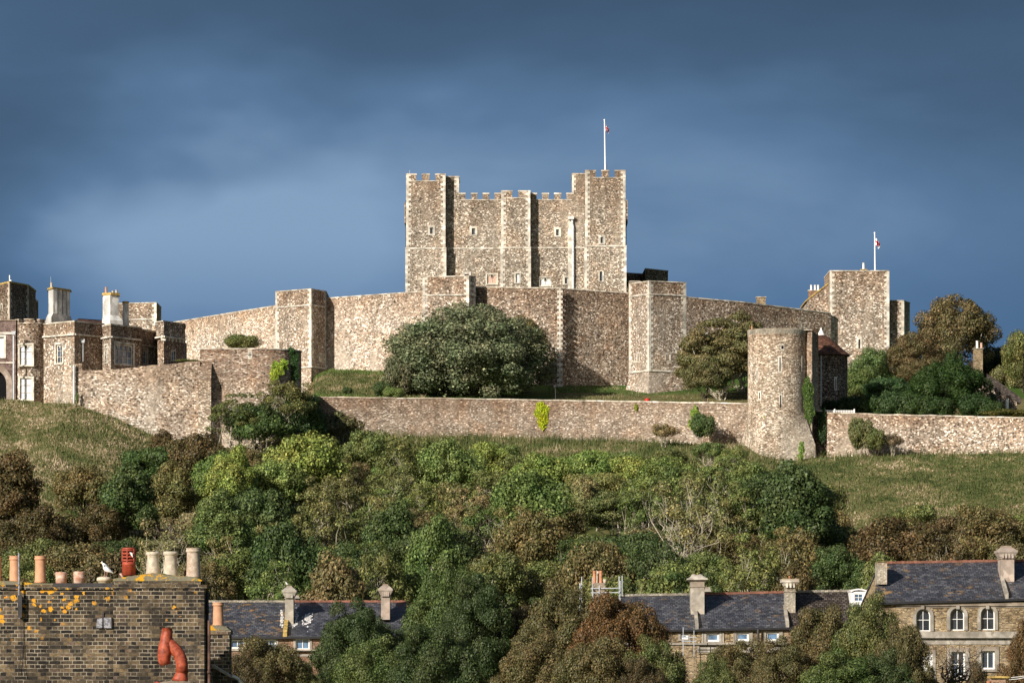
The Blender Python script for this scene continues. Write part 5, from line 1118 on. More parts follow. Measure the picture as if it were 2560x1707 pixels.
m = MB(); m.lathe((X(303, zP + .3), zP + .3, Z(1437, YN)), [(.06, -.1), (.06, .03), (.03, .06)], 12); props(m.build('pot_stub', 'terracotta_pale', None, True), 'little pinkish stub behind the foot of the red louvred pot', 'chimney pot')
m = MB(); m.lathe((X(466, zP + .4), zP + .4, Z(1434, YN)), [(.05, -.1), (.05, .08), (.02, .1)], 12); props(m.build('pot_stub', 'terracotta_red', None, True), 'small red stub behind the foot of the tall beige pot', 'chimney pot')
# louvred pot
t = thing('chimney_pot', 'dark red louvred chimney pot with stacked rings', 'chimney pot', (X(322, zP), zP, Z(1434, YN)), PG)
k = YN / F; r = 17.5 * k; zb_ = Z(1436, YN); cz = (X(322, zP), zP, zb_)
m = MB(); m.lathe(cz, [(r * 1.0, 0), (r * .97, 26 * k), (r * 1.03, 27 * k), (r * 1.03, 29 * k), (r * .93, 30 * k), (r * .93, 34 * k), (r * .6, 35 * k), (r * .6, 60 * k), (r * .8, 66 * k), (r * .8, 68 * k)], 28); m.build('body', 'terracotta_red', t, True)
m = MB()
for i in range(4):
    z = (36 + i * 8.2) * k; m.lathe((cz[0], cz[1], zb_ + z), [(r * .8, 3 * k), (r * 1.06, 0), (r * 1.06, 1.6 * k), (r * .8, 4.6 * k)], 28, cap=False)
m.lathe((cz[0], cz[1], zb_ + 64 * k), [(r * .98, 0), (r * 1.0, 4 * k), (r * .75, 5.5 * k)], 28); m.build('louvres', 'terracotta_red', t, True)
m = MB()
for i in range(6):
    an = R(20 + i * 60); x, y = cz[0] + math.cos(an) * r * .98, cz[1] + math.sin(an) * r * .98; m.box(x - .012, x + .012, y - .012, y + .012, zb_ + 33 * k, zb_ + 66 * k)
m.build('ribs', 'terracotta_red', t)
m = MB(); m.add([(cz[0] + .03, cz[1] - r * 1.10, zb_ + 58 * k), (cz[0] + .09, cz[1] - r * 1.0, zb_ + 56 * k), (cz[0] + .10, cz[1] - r, zb_ + 44 * k), (cz[0] + .06, cz[1] - r * 1.06, zb_ + 50 * k)], [(0, 1, 2, 3)]); m.build('caught_paper', 'gull_white', t)
# pole, bracket, cables, vent
t = thing('metal_pole', 'upright rusty grey mast pole clamped to the front of the brick stack', 'pole', (X(48.5, YN), YN - .1, Z(1545, YN)))
m = MB(); x = X(48.5, YN - .1); m.tube([(x, YN - .12, Z(1545, YN)), (x - .01, YN - .12, Z(1382, YN))], .022, 8); m.build('pole', 'weathered_metal', t)
m = MB(); m.box(x - .03, x + .06, YN - .15, YN - .05, Z(1543, YN), Z(1487, YN)); m.build('bracket', 'dark_metal', t)
m = MB()
for pts in (((52, 1543), (53.5, 1600), (52, 1640), (47, 1684)), ((55, 1543), (56, 1600), (57.5, 1650), (63, 1692))): m.tube([(X(p, YN), YN - .05, Z(q, YN)) for p, q in pts], .006, 5)
props(m.build('cable', 'dark_metal'), 'two thin black cables hanging down the brick stack below the mast pole', 'cable')
t = thing('wall_vent', 'pair of small weathered grey slabs set on the brick stack', 'vent', (X(262, YN), YN, Z(1570, YN)))
for p0, p1, q0, q1, sk in ((241.5, 256, 1546, 1569, 1.5), (260, 278, 1543, 1569, 0)):
    m = MB(); m.hexa([(X(p0, YN), YN - .06, Z(q1, YN)), (X(p1, YN), YN - .06, Z(q1, YN)), (X(p1, YN), YN, Z(q1, YN)), (X(p0, YN), YN, Z(q1, YN)), (X(p0 + sk, YN), YN - .03, Z(q0, YN)), (X(p1, YN), YN - .03, Z(q0 - sk, YN)), (X(p1, YN), YN, Z(q0 - sk, YN)), (X(p0 + sk, YN), YN, Z(q0, YN))]); m.build('slab', 'weathered_metal', t)
m = MB(); m.box(X(278, YN), X(281, YN), YN - .07, YN, Z(1570, YN), Z(1543, YN)); m.box(X(256, YN), X(260, YN), YN - .02, YN, Z(1569, YN), Z(1530, YN)); m.build('bracket', 'dark_metal', t)
# orange H cowl
YC = 97.0
t = thing('chimney_cowl', 'glossy orange red clay cowl with a bent side arm rising from the bottom edge', 'chimney cowl', (X(452, YC), YC, Z(1702, YC)))
kc = YC / F
def P(px, py): return (X(px, YC), YC, Z(py, YC))
m = MB(); pts = [(418, 1568.5), (417.5, 1580), (416, 1597), (413.5, 1615), (411.5, 1630), (410.5, 1640), (411, 1652), (413, 1661)]; rs = [12.6, 13.6, 15.2, 17, 17.6, 17, 15.0, 13.2]
m.tube([P(*p) for p in pts], [r_ * kc for r_ in rs], 24)
pts = [(416, 1592), (422, 1603), (430, 1613), (439, 1623), (447.5, 1635), (453, 1649), (455, 1662), (455, 1678)]; rs = [8, 12, 14, 14.8, 15.2, 15.3, 15.3, 15.3]
m.tube([P(*p) for p in pts], [r_ * kc for r_ in rs], 24)
m.tube([P(*p) for p in ((455, 1677), (454.8, 1679.5))], [16.3 * kc, 16.3 * kc], 24); m.tube([P(*p) for p in ((454.8, 1679), (454, 1685), (452, 1694), (450, 1703))], [14.6 * kc, 15.6 * kc, 18.5 * kc, 21.5 * kc], 24)
m.build('body', 'glazed_red', t, True)
m = MB(); m.lathe((X(413.5, YC), YC, Z(1661.5, YC)), [(11.6 * kc, -.002), (11 * kc, .0)], 20); m.build('opening', 'dark_opening', t)
t = thing('chimney_stack', 'small stone coloured dome of mortar carrying the orange red cowl', 'chimney', (X(443, YC), YC + .1, -3))
m = MB(); m.lathe((X(443, YC), YC + .05, 0), [(.42, -3), (.42, Z(1712, YC)), (.36, Z(1704, YC)), (.27, Z(1701.5, YC)), (.05, Z(1700.5, YC))], 28); m.build('mortar_cap', 'cement', t, True)
t = thing('roof_ridge', 'tiny dark red roof peak at the bottom edge left of the cowl', 'roof', (X(391, YC), YC, -3)); m = MB(); m.add([(X(376, YC), YC, -3), (X(406, YC), YC, -3), (X(406, YC), YC, Z(1710, YC)), (X(391, YC), YC, Z(1702, YC)), (X(376, YC), YC, Z(1710, YC)), (X(376, YC), YC + 1, -3), (X(406, YC), YC + 1, -3), (X(406, YC), YC + 1, Z(1710, YC)), (X(391, YC), YC + 1, Z(1702, YC)), (X(376, YC), YC + 1, Z(1710, YC))], [(0, 1, 2, 3, 4), (3, 2, 7, 8), (4, 3, 8, 9), (1, 6, 7, 2)]); m.build('tiles', 'terracotta_red', t)
# pipe, black strip of painted shade and side stack right of the main stacks
m = MB(); m.tube([(X(521, YN), YN + .1, -4), (X(521, YN), YN + .1, Z(1550, YN))], .040, 10); m.lathe((X(521, YN), YN + .1, Z(1683, YN)), [(.055, 0), (.055, .06)], 12); props(m.build('soil_pipe', 'rusty_pipe', None, True), 'rusty brown vertical pipe at the right side of the brick stacks', 'pipe')
m = MB(); m.tube([(X(516.5, YN), YN + .25, -4), (X(516.5, YN), YN + .25, Z(1478, YN))], .030, 10); m.box(X(514, YN), X(520, YN), YN + .2, YN + .4, Z(1532, YN), Z(1512, YN)); props(m.build('shade_strip', 'dark_metal', None, True), 'thin black strip of painted shade against the right edge of the brick stacks', 'pipe')  # black tube paints the shaded right edge of the stack
YS = 104.0
t = thing('chimney_stack', 'narrow brick stack with one buff pot standing right of the black shade strip', 'chimney', (X(550, YS), YS + .4, -3))
m = MB(); m.box(X(515, YS), X(574, YS), YS + .005, YS + .75, -4, Z(1585, YS)); m.box(X(515, YS), X(577, YS), YS - .03, YS + .8, Z(1585, YS) + .001, Z(1575, YS)); m.build('brickwork', 'old_stock_brick', t)
flaunch(t, X(515, YS), X(575, YS), YS - .02, YS + .75, Z(1575, YS) + .003, lambda u: float(np.interp(u, [0, .6, .85, 1], [.12, .12, .09, .0])), 7, 'lichen_cement')
pot(545.5, YS + .3, 1505, 1562, 29, 'terracotta_buff', 'lone tall buff orange pot on the narrow brick stack', None, PG)
t = thing('parapet_wall', 'sloping brick parapet with pale mortar top and white gutter end at the bottom', 'wall', (X(560, 102), 102, -3))
m = MB(); m.add([(X(530, 102), 102, -3), (X(600, 102), 102, -3), (X(600, 102), 102, Z(1705, 102)), (X(577, 102), 102, Z(1693, 102)), (X(532, 102), 102, Z(1668, 102)), (X(530, 102), 102.6, -3), (X(600, 102), 102.6, -3), (X(600, 102), 102.6, Z(1705, 102)), (X(577, 102), 102.6, Z(1693, 102)), (X(532, 102), 102.6, Z(1668, 102))], [(0, 1, 2, 3, 4), (4, 3, 8, 9), (3, 2, 7, 8), (1, 6, 7, 2), (5, 0, 4, 9)]); m.build('brickwork', 'old_stock_brick', t)
m = MB()
for (p, q), (p2, q2) in (((531, 1667), (577, 1693)),): m.hexa([(X(p, 102), 101.95, Z(q, 102)), (X(p2, 102), 101.95, Z(q2, 102)), (X(p2, 102), 102.65, Z(q2, 102)), (X(p, 102), 102.65, Z(q, 102)), (X(p, 102), 101.95, Z(q - 7, 102)), (X(p2, 102), 101.95, Z(q2 - 5, 102)), (X(p2, 102), 102.65, Z(q2 - 5, 102)), (X(p, 102), 102.65, Z(q - 7, 102))])
m.build('mortar_top', 'beige_pot', t)
m = MB(); m.tube([(X(582, 102), 101.9, Z(1688, 102)), (X(597, 102), 101.9, Z(1696, 102)), (X(603, 102), 101.9, Z(1709, 102))], .03, 8); m.build('gutter', 'white_paint', t)

# ------------------------------------------------------------------ gulls
def gull(label, px, py_feet, Y, size, face=-1):
    """standing herring gull, size = height in metres; face -1 looks left"""
    x0, z0 = X(px, Y), Z(py_feet, Y); s = size; t = thing('gull', label, 'gull', (x0, Y, z0))
    def loft(mb, ctr, n=18):
        vs = []
        for (x, z, ry, rz) in ctr:
            for i in range(n):
                a = 2 * math.pi * i / n; q = 1.38 if ry > .10 else 1.12; vs.append((x0 + face * -x * .80 * s, Y + math.cos(a) * ry * s, z0 + (z + math.sin(a) * rz * q) * s))
        k = len(ctr); fs = [(j * n + i, j * n + (i + 1) % n, (j + 1) * n + (i + 1) % n, (j + 1) * n + i) for j in range(k - 1) for i in range(n)]
        mb.add(vs, fs + [tuple(range(n)), tuple(range((k - 1) * n, k * n))])
    m = MB()   # body and head: one continuous skin from tail to bill root
    loft(m, [(.62, .22, .02, .012), (.52, .26, .06, .03), (.40, .34, .12, .07), (.26, .43, .17, .13), (.10, .52, .19, .175), (-.05, .60, .175, .185), (-.15, .68, .13, .15), (-.19, .77, .088, .105), (-.205, .84, .080, .085), (-.235, .895, .086, .082), (-.27, .905, .078, .070), (-.315, .895, .045, .042), (-.335, .888, .022, .022)])
    m.build('body', 'gull_white', t, True)
    w = MB()
    for sd in (-1, 1):
        vs = []
        ctr = [(-.10, .62, .09), (.05, .58, .125), (.22, .49, .115), (.40, .37, .07), (.56, .26, .035), (.72, .17, .01)]
        n = 10
        for x, z, rz in ctr:
            for i in range(n):
                a = 2 * math.pi * i / n; vs.append((x0 + face * -x * .80 * s, Y + sd * (.150 - max(0, x) * .13 + .03 * math.cos(a)) * s, z0 + (z + .03 + math.sin(a) * rz * 1.15) * s))
        w.add(vs, [(j * n + i, j * n + (i + 1) % n, (j + 1) * n + (i + 1) % n, (j + 1) * n + i) for j in range(5) for i in range(n)] + [tuple(range(n)), tuple(range(5 * n, 6 * n))])
    w.build('wings', 'gull_grey', t, True)
    b = MB(); loft(b, [(-.32, .892, .024, .026), (-.38, .885, .016, .020), (-.43, .875, .012, .016), (-.455, .860, .004, .006)], 8); b.build('bill', 'gull_yellow', t, True)
    e = MB()
    for sd in (-1, 1): e.lathe((x0 + face * .214 * s, Y + sd * .062 * s, z0 + .918 * s), [(.001, -.014 * s), (.012 * s, -.007 * s), (.014 * s, 0), (.012 * s, .007 * s), (.001, .014 * s)], 8)
    e.build('eyes', 'dark_metal', t, True)
    for sd in (-1, 1):
        l = MB(); lx = .02 + sd * .07; l.tube([(x0 + face * -lx * s, Y + sd * .05 * s, z0 + .42 * s), (x0 + face * -(lx + .03) * s, Y + sd * .05 * s, z0 + .20 * s), (x0 + face * -(lx + .0) * s, Y + sd * .05 * s, z0 + .012 * s)], [.022 * s, .012 * s, .014 * s], 7)
        for dx, dy in ((-.12, 0), (-.09, .05), (-.09, -.05)): l.tube([(x0 + face * -lx * s, Y + sd * .05 * s, z0 + .012 * s), (x0 + face * -(lx + dx) * s, Y + (sd * .05 + dy) * s, z0 + .008 * s)], [.014 * s, .006 * s], 5)
        l.build('leg', 'gull_pink', t, True)
gull('white herring gull with grey wings standing on the squat cream pot', 263, 1440, YN + .65, .335)
gull('small distant white gull perched on the flared terrace chimney cap', 716, 1463.5, 322.3, .30)
# ------------------------------------------------------------------ foliage
def mesh_quads(name, V, mat):
    """V: (n,4,3) array of quads"""
    n = V.shape[0]; me = bpy.data.meshes.new(name)
    me.vertices.add(n * 4); me.vertices.foreach_set('co', V.astype(np.float32).ravel())
    me.loops.add(n * 4); me.loops.foreach_set('vertex_index', np.arange(n * 4, dtype=np.int32))
    me.polygons.add(n); me.polygons.foreach_set('loop_start', np.arange(0, n * 4, 4, dtype=np.int32)); me.polygons.foreach_set('loop_total', np.full(n, 4, np.int32))
    me.materials.append(M[mat]); me.update(calc_edges=True); return me
def leafquads(P, N, size, rg, asp=.72, mixr=.6):
    n = len(P); rnd = rg.normal(size=(n, 3)); rnd /= np.linalg.norm(rnd, axis=1)[:, None]
    N = N + rnd * mixr; N /= np.linalg.norm(N, axis=1)[:, None] + 1e-9
    T = np.cross(N, rg.normal(size=(n, 3))); T /= np.linalg.norm(T, axis=1)[:, None] + 1e-9
    B = np.cross(N, T); s = size * rg.uniform(.55, 1.35, n)[:, None]; b = s * asp * rg.uniform(.6, 1.2, n)[:, None]
    return np.stack([P - T * s * .5, P + B * b * .5 + N * s * .12, P + T * s * .5, P - B * b * .5 + N * s * .08], 1)
def crown_pts(rx, rz, nb, n, rg, squash=.8, zlow=-.55, rb=(.24, .40), core=.6, fill=.82, shape=None):
    """leaf positions on a heap of leafy masses; crown centre at 0"""
    C = []; Rb = []
    tries = 0
    while len(C) < nb and tries < nb * 30:
        tries += 1
        d = rg.normal(size=3); d /= np.linalg.norm(d)
        if d[2] < zlow: continue
        rad = rg.uniform(.45, fill)
        c = d * rad * np.array([rx, rx, rz])
        if shape is not None:
            c[:2] *= shape(c[2] / rz)
        C.append(c); Rb.append(rx * rg.uniform(*rb) * (1.0 if abs(d[2]) < .6 else .85))
    C.append(np.zeros(3)); Rb.append(rx * core)
    C = np.array(C); Rb = np.array(Rb); w = Rb ** 2; w[-1] *= .35; w /= w.sum()
    idx = rg.choice(len(C), int(n * 1.8), p=w)
    D = rg.normal(size=(len(idx), 3)); D /= np.linalg.norm(D, axis=1)[:, None]
    rr = Rb[idx] * (.72 + .40 * rg.random(len(idx)) ** 1.3)
    P = C[idx] + D * rr[:, None] * np.array([1, 1, squash])
    out = C[idx] / (np.linalg.norm(C[idx], axis=1)[:, None] + 1e-6)
    keep = ((D * out).sum(1) > -.35) | (idx == len(C) - 1)
    P, D, idx = P[keep][:n], D[keep][:n], idx[keep][:n]
    return P, D, C[:-1], Rb[:-1]
def limb(mb, a, b, r0, r1, rg, k=5, sway=.08, n=6):
    a, b = np.array(a, float), np.array(b, float); L = np.linalg.norm(b - a); pts = []
    for i in range(k + 1):
        u = i / k; p = a + (b - a) * u; p[2] += math.sin(u * math.pi) * L * -.06
        p += rg.normal(size=3) * L * sway * math.sin(math.pi * u); pts.append(tuple(p))
    mb.tube(pts, [r0 + (r1 - r0) * i / k for i in range(k + 1)], n); return pts
PROTO = {}
def proto(key, rx, rz, trunk, nb, n, leaf, seed, bark='bark_dark', squash=.8, rb=(.24, .40), core=.6, fill=.82, shape=None, limbs=9, twigs=0, zlow=-.5, trunk_r=.16, multi=1, spread=.2, out=1.05, mixr=.6):
    rg = np.random.default_rng(seed)
    P, D, C, Rb = crown_pts(rx, rz, nb, n, rg, squash, zlow, rb, core, fill, shape)
    zc = trunk + rz * .80
    V = leafquads(P + np.array([0, 0, zc]), D, leaf, rg, mixr=mixr)
    cm = mesh_quads('crown', V, 'foliage')
    mb = MB()
    order = rg.permutation(len(C))[:limbs]
    for s in range(multi):
        o = np.array([rg.uniform(-spread, spread), rg.uniform(-spread, spread), 0]) * (multi > 1) * 2
        top = o * 2.5 + np.array([rg.uniform(-.2, .2), rg.uniform(-.2, .2), zc * .85])
        pts = limb(mb, o + [0, 0, -1.5], top, trunk_r, trunk_r * .45, rg, 7, .03, 8)
        for q in order[s::multi]:
            st = pts[rg.integers(2, 6)]
            tip = (C[q] * np.array([out, out, out])) + [0, 0, zc]
            lp = limb(mb, st, tip, trunk_r * .45, trunk_r * .10, rg, 5, .09, 5)
            for w in range(twigs):
                s0 = np.array(lp[rg.integers(1, 5)]); d = rg.normal(size=3); d[2] = abs(d[2]) + .5; d /= np.linalg.norm(d)
                limb(mb, s0, s0 + d * rx * rg.uniform(.3, .6), trunk_r * .18, trunk_r * .05, rg, 3, .1, 4)
    tb = mb.build('trunk', bark); tm = tb.data; bpy.data.objects.remove(tb)
    zs = P[:, 2] + zc
    PROTO[key] = dict(crown=cm, trunk=tm, W=2 * float(np.percentile(np.abs(P[:, 0]), 98)), H=float(np.percentile(zs, 99.5)))
# slope trees
proto('round_a', 3.6, 3.2, 1.6, 60, 19000, .215, 11, rb=(.15, .36), core=.5)
proto('round_b', 3.4, 3.6, 1.4, 64, 19000, .215, 12, squash=.9, rb=(.20, .36))
proto('round_c', 3.9, 2.9, 1.5, 75, 20000, .205, 13, rb=(.18, .32))
proto('tall_a', 2.8, 4.6, 1.2, 70, 20000, .205, 14, rb=(.22, .38), shape=lambda z: 1.05 - .45 * max(0, z))
proto('tiered', 3.8, 3.2, 1.8, 54, 18000, .21, 15, squash=.45, rb=(.26, .42), core=.5, fill=.9, limbs=14, bark='bark_pale', mixr=.55)
proto('airy', 3.5, 3.8, 2.0, 52, 9500, .20, 16, rb=(.16, .28), core=.35, fill=.95, limbs=24, bark='bark_pale', twigs=3, multi=3, trunk_r=.14)
proto('airy_b', 3.0, 4.2, 2.0, 44, 7000, .20, 26, rb=(.16, .26), core=.3, fill=1.0, limbs=26, bark='bark_pale', twigs=4, multi=4, trunk_r=.13)
proto('bare', 3.0, 3.6, 1.6, 30, 3200, .18, 17, rb=(.16, .28), core=.2, fill=1.0, limbs=26, bark='bark_pale', twigs=4, multi=4, trunk_r=.12, spread=.3)
proto('bush', 2.4, 1.7, .1, 40, 8500, .19, 18, rb=(.25, .42), zlow=-.9, limbs=5, trunk_r=.07)
proto('scrub', 2.6, 1.9, .2, 34, 5500, .18, 19, rb=(.16, .3), zlow=-.3, core=.4, limbs=16, bark='bark_pale', twigs=2, multi=3, trunk_r=.06)
# close trees in front of the terraces: finer leaves
proto('near_a', 4.2, 4.6, 3.2, 110, 80000, .13, 21, rb=(.15, .27), core=.55, limbs=16)
proto('near_b', 4.6, 4.2, 3.0, 125, 80000, .13, 22, rb=(.13, .24), core=.55, limbs=16, squash=.72)
proto('near_c', 3.9, 5.0, 3.2, 105, 78000, .13, 23, rb=(.14, .27), core=.55, limbs=16, shape=lambda z: 1.05 - .4 * max(0, z))
# castle trees
proto('holm_oak', 9.0, 7.6, .0, 210, 95000, .27, 31, squash=.95, rb=(.11, .18), core=.80, zlow=-.85, fill=.90, shape=lambda z: 1.0 + .12 * max(0, -z), limbs=10, trunk_r=.3, mixr=.8)
proto('sycamore', 5.6, 5.6, 1.2, 100, 42000, .24, 32, squash=.5, rb=(.17, .29), core=.42, fill=.92, limbs=26, bark='bark_pale', mixr=.5, trunk_r=.22)
proto('big_round', 5.6, 5.4, 1.8, 110, 42000, .24, 33, squash=.8, rb=(.15, .26), core=.5, fill=.9, limbs=22, bark='bark_pale', trunk_r=.24)
proto('yew', 4.6, 4.9, .4, 100, 42000, .21, 34, squash=1.5, rb=(.11, .2), core=.6, fill=.86, shape=lambda z: 1.15 - .6 * max(-.2, z), limbs=8, zlow=-.5)
TREES = []
def put_tree(key, label, x, y, sx, sz, color, name='tree', cat='tree', group=None, zoff=0, rot=None):
    p = PROTO[key]; z = ground_z(x, y) + zoff
    e = bpy.data.objects.new(name, None); col.objects.link(e); e.location = (x, y, z); e.scale = (sx, sx, sz)
    e.rotation_euler = (0, 0, rot if rot is not None else (x * 7.3 + y * 3.1) % 6.28)
    props(e, label, cat, group)
    c = bpy.data.objects.new('crown', p['crown']); col.objects.link(c); c.parent = e; c.color = (*color, 1)
    t = bpy.data.objects.new('trunk', p['trunk']); col.objects.link(t); t.parent = e
    TREES.append((e, x, y, sx)); return e
def vary(c, rg, a=.12):
    f = 1 + rg.uniform(-a, a); return tuple(max(.005, v * f * (1 + rg.uniform(-a, a) * .6)) for v in c)
YG = (.205, .265, .070); GR = (.110, .155, .050); DG = (.062, .094, .034); OL = (.140, .160, .058); BRN = (.150, .130, .060); RB = (.165, .098, .044); MG = (.155, .205, .066); SIL = (.165, .190, .120); PALE = (.20, .185, .095); DB = (.095, .074, .036)
CN = {YG: 'bright yellow green', GR: 'mid green', DG: 'dark green', OL: 'olive green', BRN: 'olive brown', RB: 'russet brown', MG: 'fresh green', SIL: 'silvery', PALE: 'pale tan', DB: 'dark brown'}
RG = np.random.default_rng(5)
LAB = []
def solve(px, pyt, wpx, key, hscale=1.0, ymin=346, ymax=None):
    """distance on the slope where a tree of this width has its top on this row"""
    p = PROTO[key]; best = None
    y = ymin; lim = 600
    while y < lim:
        x = X(px, y)
        if y > (ymax if ymax else Yw(x) - 3.5): break
        s = wpx / F * y / p['W']; e = abs(ground_z(x, y) + p['H'] * s * hscale - Z(pyt, y))
        if best is None or e < best[0]: best = (e, y, s)
        y += 1.5
    _, y, s = best; x = X(px, y); H = Z(pyt, y) - ground_z(x, y); sz = H / p['H']
    return x, y, s, min(max(sz, s * .55), s * 1.9)
def slope_tree(px, pyt, wpx, key, colr, hs=1.0, ymax=None, name='tree'):
    x, y, s, sz = solve(px, pyt, wpx, key, hs, ymax=ymax)
    e = put_tree(key, None, x, y, s, sz, vary(colr, RG), name, 'shrub' if key in ('bush', 'scrub') else 'tree', 'trees and shrubs on the slope below the castle')
    LAB.append((e, px, pyt, y, key, colr, wpx)); return e
D = 1.0884   # the list below is read off a 2352 pixel wide print
slope = [
 (18, 1040, 150, 'tall_a', DB), (100, 1165, 150, 'round_b', DB), (190, 1075, 150, 'round_a', BRN), (150, 1180, 130, 'round_c', BRN), (290, 1072, 150, 'tall_a', DG), (395, 1062, 120, 'tall_a', BRN), (430, 1022, 105, 'bush', YG),
 (508, 1040, 130, 'round_b', GR), (572, 1034, 100, 'round_a', BRN), (500, 1130, 140, 'tall_a', GR), (700, 1000, 200, 'round_b', YG), (640, 1060, 150, 'round_a', MG), (770, 1090, 140, 'airy', OL), (730, 1130, 150, 'airy_b', OL),
 (850, 990, 130, 'round_c', OL), (800, 1060, 110, 'airy', BRN), (930, 1005, 140, 'airy', OL), (1030, 1012, 150, 'round_b', MG), (905, 1090, 130, 'airy', OL), (970, 1110, 110, 'airy_b', OL), (1110, 1018, 130, 'round_c', YG), (1070, 1120, 120, 'airy_b', PALE),
 (1240, 1045, 150, 'round_a', YG), (1340, 1040, 130, 'round_b', MG), (1225, 1085, 190, 'round_b', GR), (1440, 1050, 130, 'round_c', YG), (1530, 1050, 140, 'round_c', MG), (1340, 1095, 105, 'tall_a', PALE), (1420, 1132, 150, 'tiered', OL), (1265, 1172, 150, 'tiered', BRN),
 (1570, 1100, 150, 'bare', PALE), (1490, 1120, 110, 'airy', OL), (1640, 1060, 140, 'airy_b', OL), (1730, 1065, 130, 'round_c', MG), (1700, 1125, 120, 'tall_a', GR), (1835, 1068, 185, 'tall_a', DG), (1850, 1160, 150, 'round_b', DG), (1770, 1150, 120, 'round_a', DG), (1620, 1180, 120, 'scrub', BRN),
 (100, 1240, 170, 'round_c', OL), (180, 1250, 190, 'round_c', BRN), (60, 1290, 150, 'round_c', OL), (270, 1240, 120, 'airy', DG), (385, 1190, 130, 'bare', PALE), (330, 1270, 120, 'round_a', DG), (560, 1262, 180, 'round_c', OL), (470, 1290, 120, 'airy', BRN), (640, 1290, 150, 'airy_b', GR), (720, 1258, 170, 'round_c', MG), (540, 1190, 120, 'round_a', GR),
 (840, 1245, 140, 'airy', GR), (945, 1172, 150, 'tiered', BRN), (880, 1290, 160, 'round_a', GR), (1000, 1250, 150, 'airy_b', DG), (1030, 1210, 110, 'airy', GR), (1140, 1278, 170, 'round_c', BRN), (1245, 1225, 150, 'tiered', OL), (1250, 1290, 150, 'round_c', OL), (1370, 1230, 140, 'tiered', OL), (1330, 1290, 130, 'round_c', OL), (1480, 1215, 140, 'round_c', BRN), (1490, 1262, 200, 'round_c', GR), (1620, 1210, 130, 'round_c', BRN),
 (1610, 1270, 140, 'round_a', OL), (1700, 1225, 140, 'tiered', BRN), (1755, 1265, 170, 'round_c', OL), (1830, 1222, 160, 'round_c', BRN), (1930, 1210, 140, 'round_c', OL), (1920, 1255, 130, 'round_b', DG), (2060, 1192, 210, 'round_c', DB), (2000, 1235, 130, 'round_a', DG), (2180, 1188, 150, 'round_c', DB), (2270, 1172, 170, 'round_c', BRN), (2345, 1185, 130, 'round_a', OL), (2230, 1235, 150, 'round_c', BRN), (2130, 1245, 150, 'round_c', DB), (2320, 1250, 140, 'round_c', BRN),
 (480, 1180, 110, 'round_b', GR), (610, 1170, 120, 'airy', OL), (680, 1200, 110, 'airy_b', OL), (830, 1175, 120, 'airy_b', GR), (1120, 1160, 120, 'airy', GR), (1190, 1190, 100, 'round_a', GR), (1560, 1165, 110, 'airy', GR), (20, 1200, 120, 'round_b', DB), (2240, 1160, 110, 'scrub', BRN), (2100, 1160, 110, 'scrub', OL), (225, 1160, 130, 'round_b', DB), (360, 1130, 110, 'round_a', BRN), (145, 1175, 60, 'bush', GR)]
for a, b, w, k, c in slope: slope_tree(a * D, b * D, w * D, k, c)
# the gaps are closed with smaller trees and scrub
grid = []
for gy in np.arange(352, 500, 13):
    for gx in np.arange(-62, 62, 6.2):
        x = gx + RG.uniform(-2.4, 2.4); y = gy + RG.uniform(-5, 5); px = CX + F * x / y
        if not (-120 < px < 2680): continue
        lim = 424 if px < 330 else (470 if px < 520 else (Yw(x) - 42 if px < 1950 else (452 if px < 2060 else 398)))
        if y > lim: continue
        if any((x - tx) ** 2 + ((y - ty) * .55) ** 2 < (1.7 + 1.7 * ts) ** 2 for _, tx, ty, ts in TREES): continue
        grid.append((x, y, px))
for x, y, px in grid:
    t = (y - 345) / 170; key = ['round_c', 'airy', 'round_b', 'tiered', 'round_a', 'airy_b', 'scrub', 'tall_a'][RG.integers(0, 8)]
    if px < 500: colr = [BRN, DG, DB, OL][RG.integers(0, 4)]
    elif px > 1900: colr = [DB, OL, BRN, DG][RG.integers(0, 4)]
    else: colr = ([OL, BRN, GR, OL, DG] if t < .45 else [MG, YG, OL, GR, MG])[RG.integers(0, 5)]
    s = RG.uniform(.75, 1.05); 
    if t > .72: s *= .72
    hs = RG.uniform(1.1, 1.4) if t < .62 else 1.0
    e = put_tree(key, None, x, y, s, s * hs * RG.uniform(.8, 1.05), vary(colr, RG), 'tree', 'shrub' if key == 'scrub' else 'tree', 'trees and shrubs on the slope below the castle')
    LAB.append((e, px, H0 - (ground_z(x, y) + PROTO[key]['H'] * s) * F / y, y, key, colr, 7 * s / y * F))
# scrub along the top edge of the wood
for px in np.arange(815, 1830, 31):
    pp = px + RG.uniform(-10, 10); y = 503 + RG.uniform(-8, 10); x = X(pp, y); s = RG.uniform(.55, .95)
    colr = [MG, YG, OL, MG, GR][RG.integers(0, 5)]; key = ['bush', 'scrub', 'bush'][RG.integers(0, 3)]
    e = put_tree(key, None, x, y, s, s * RG.uniform(.8, 1.2), vary(colr, RG), 'shrub', 'shrub', 'trees and shrubs on the slope below the castle'); LAB.append((e, pp, 1120, y, key, colr, 40))
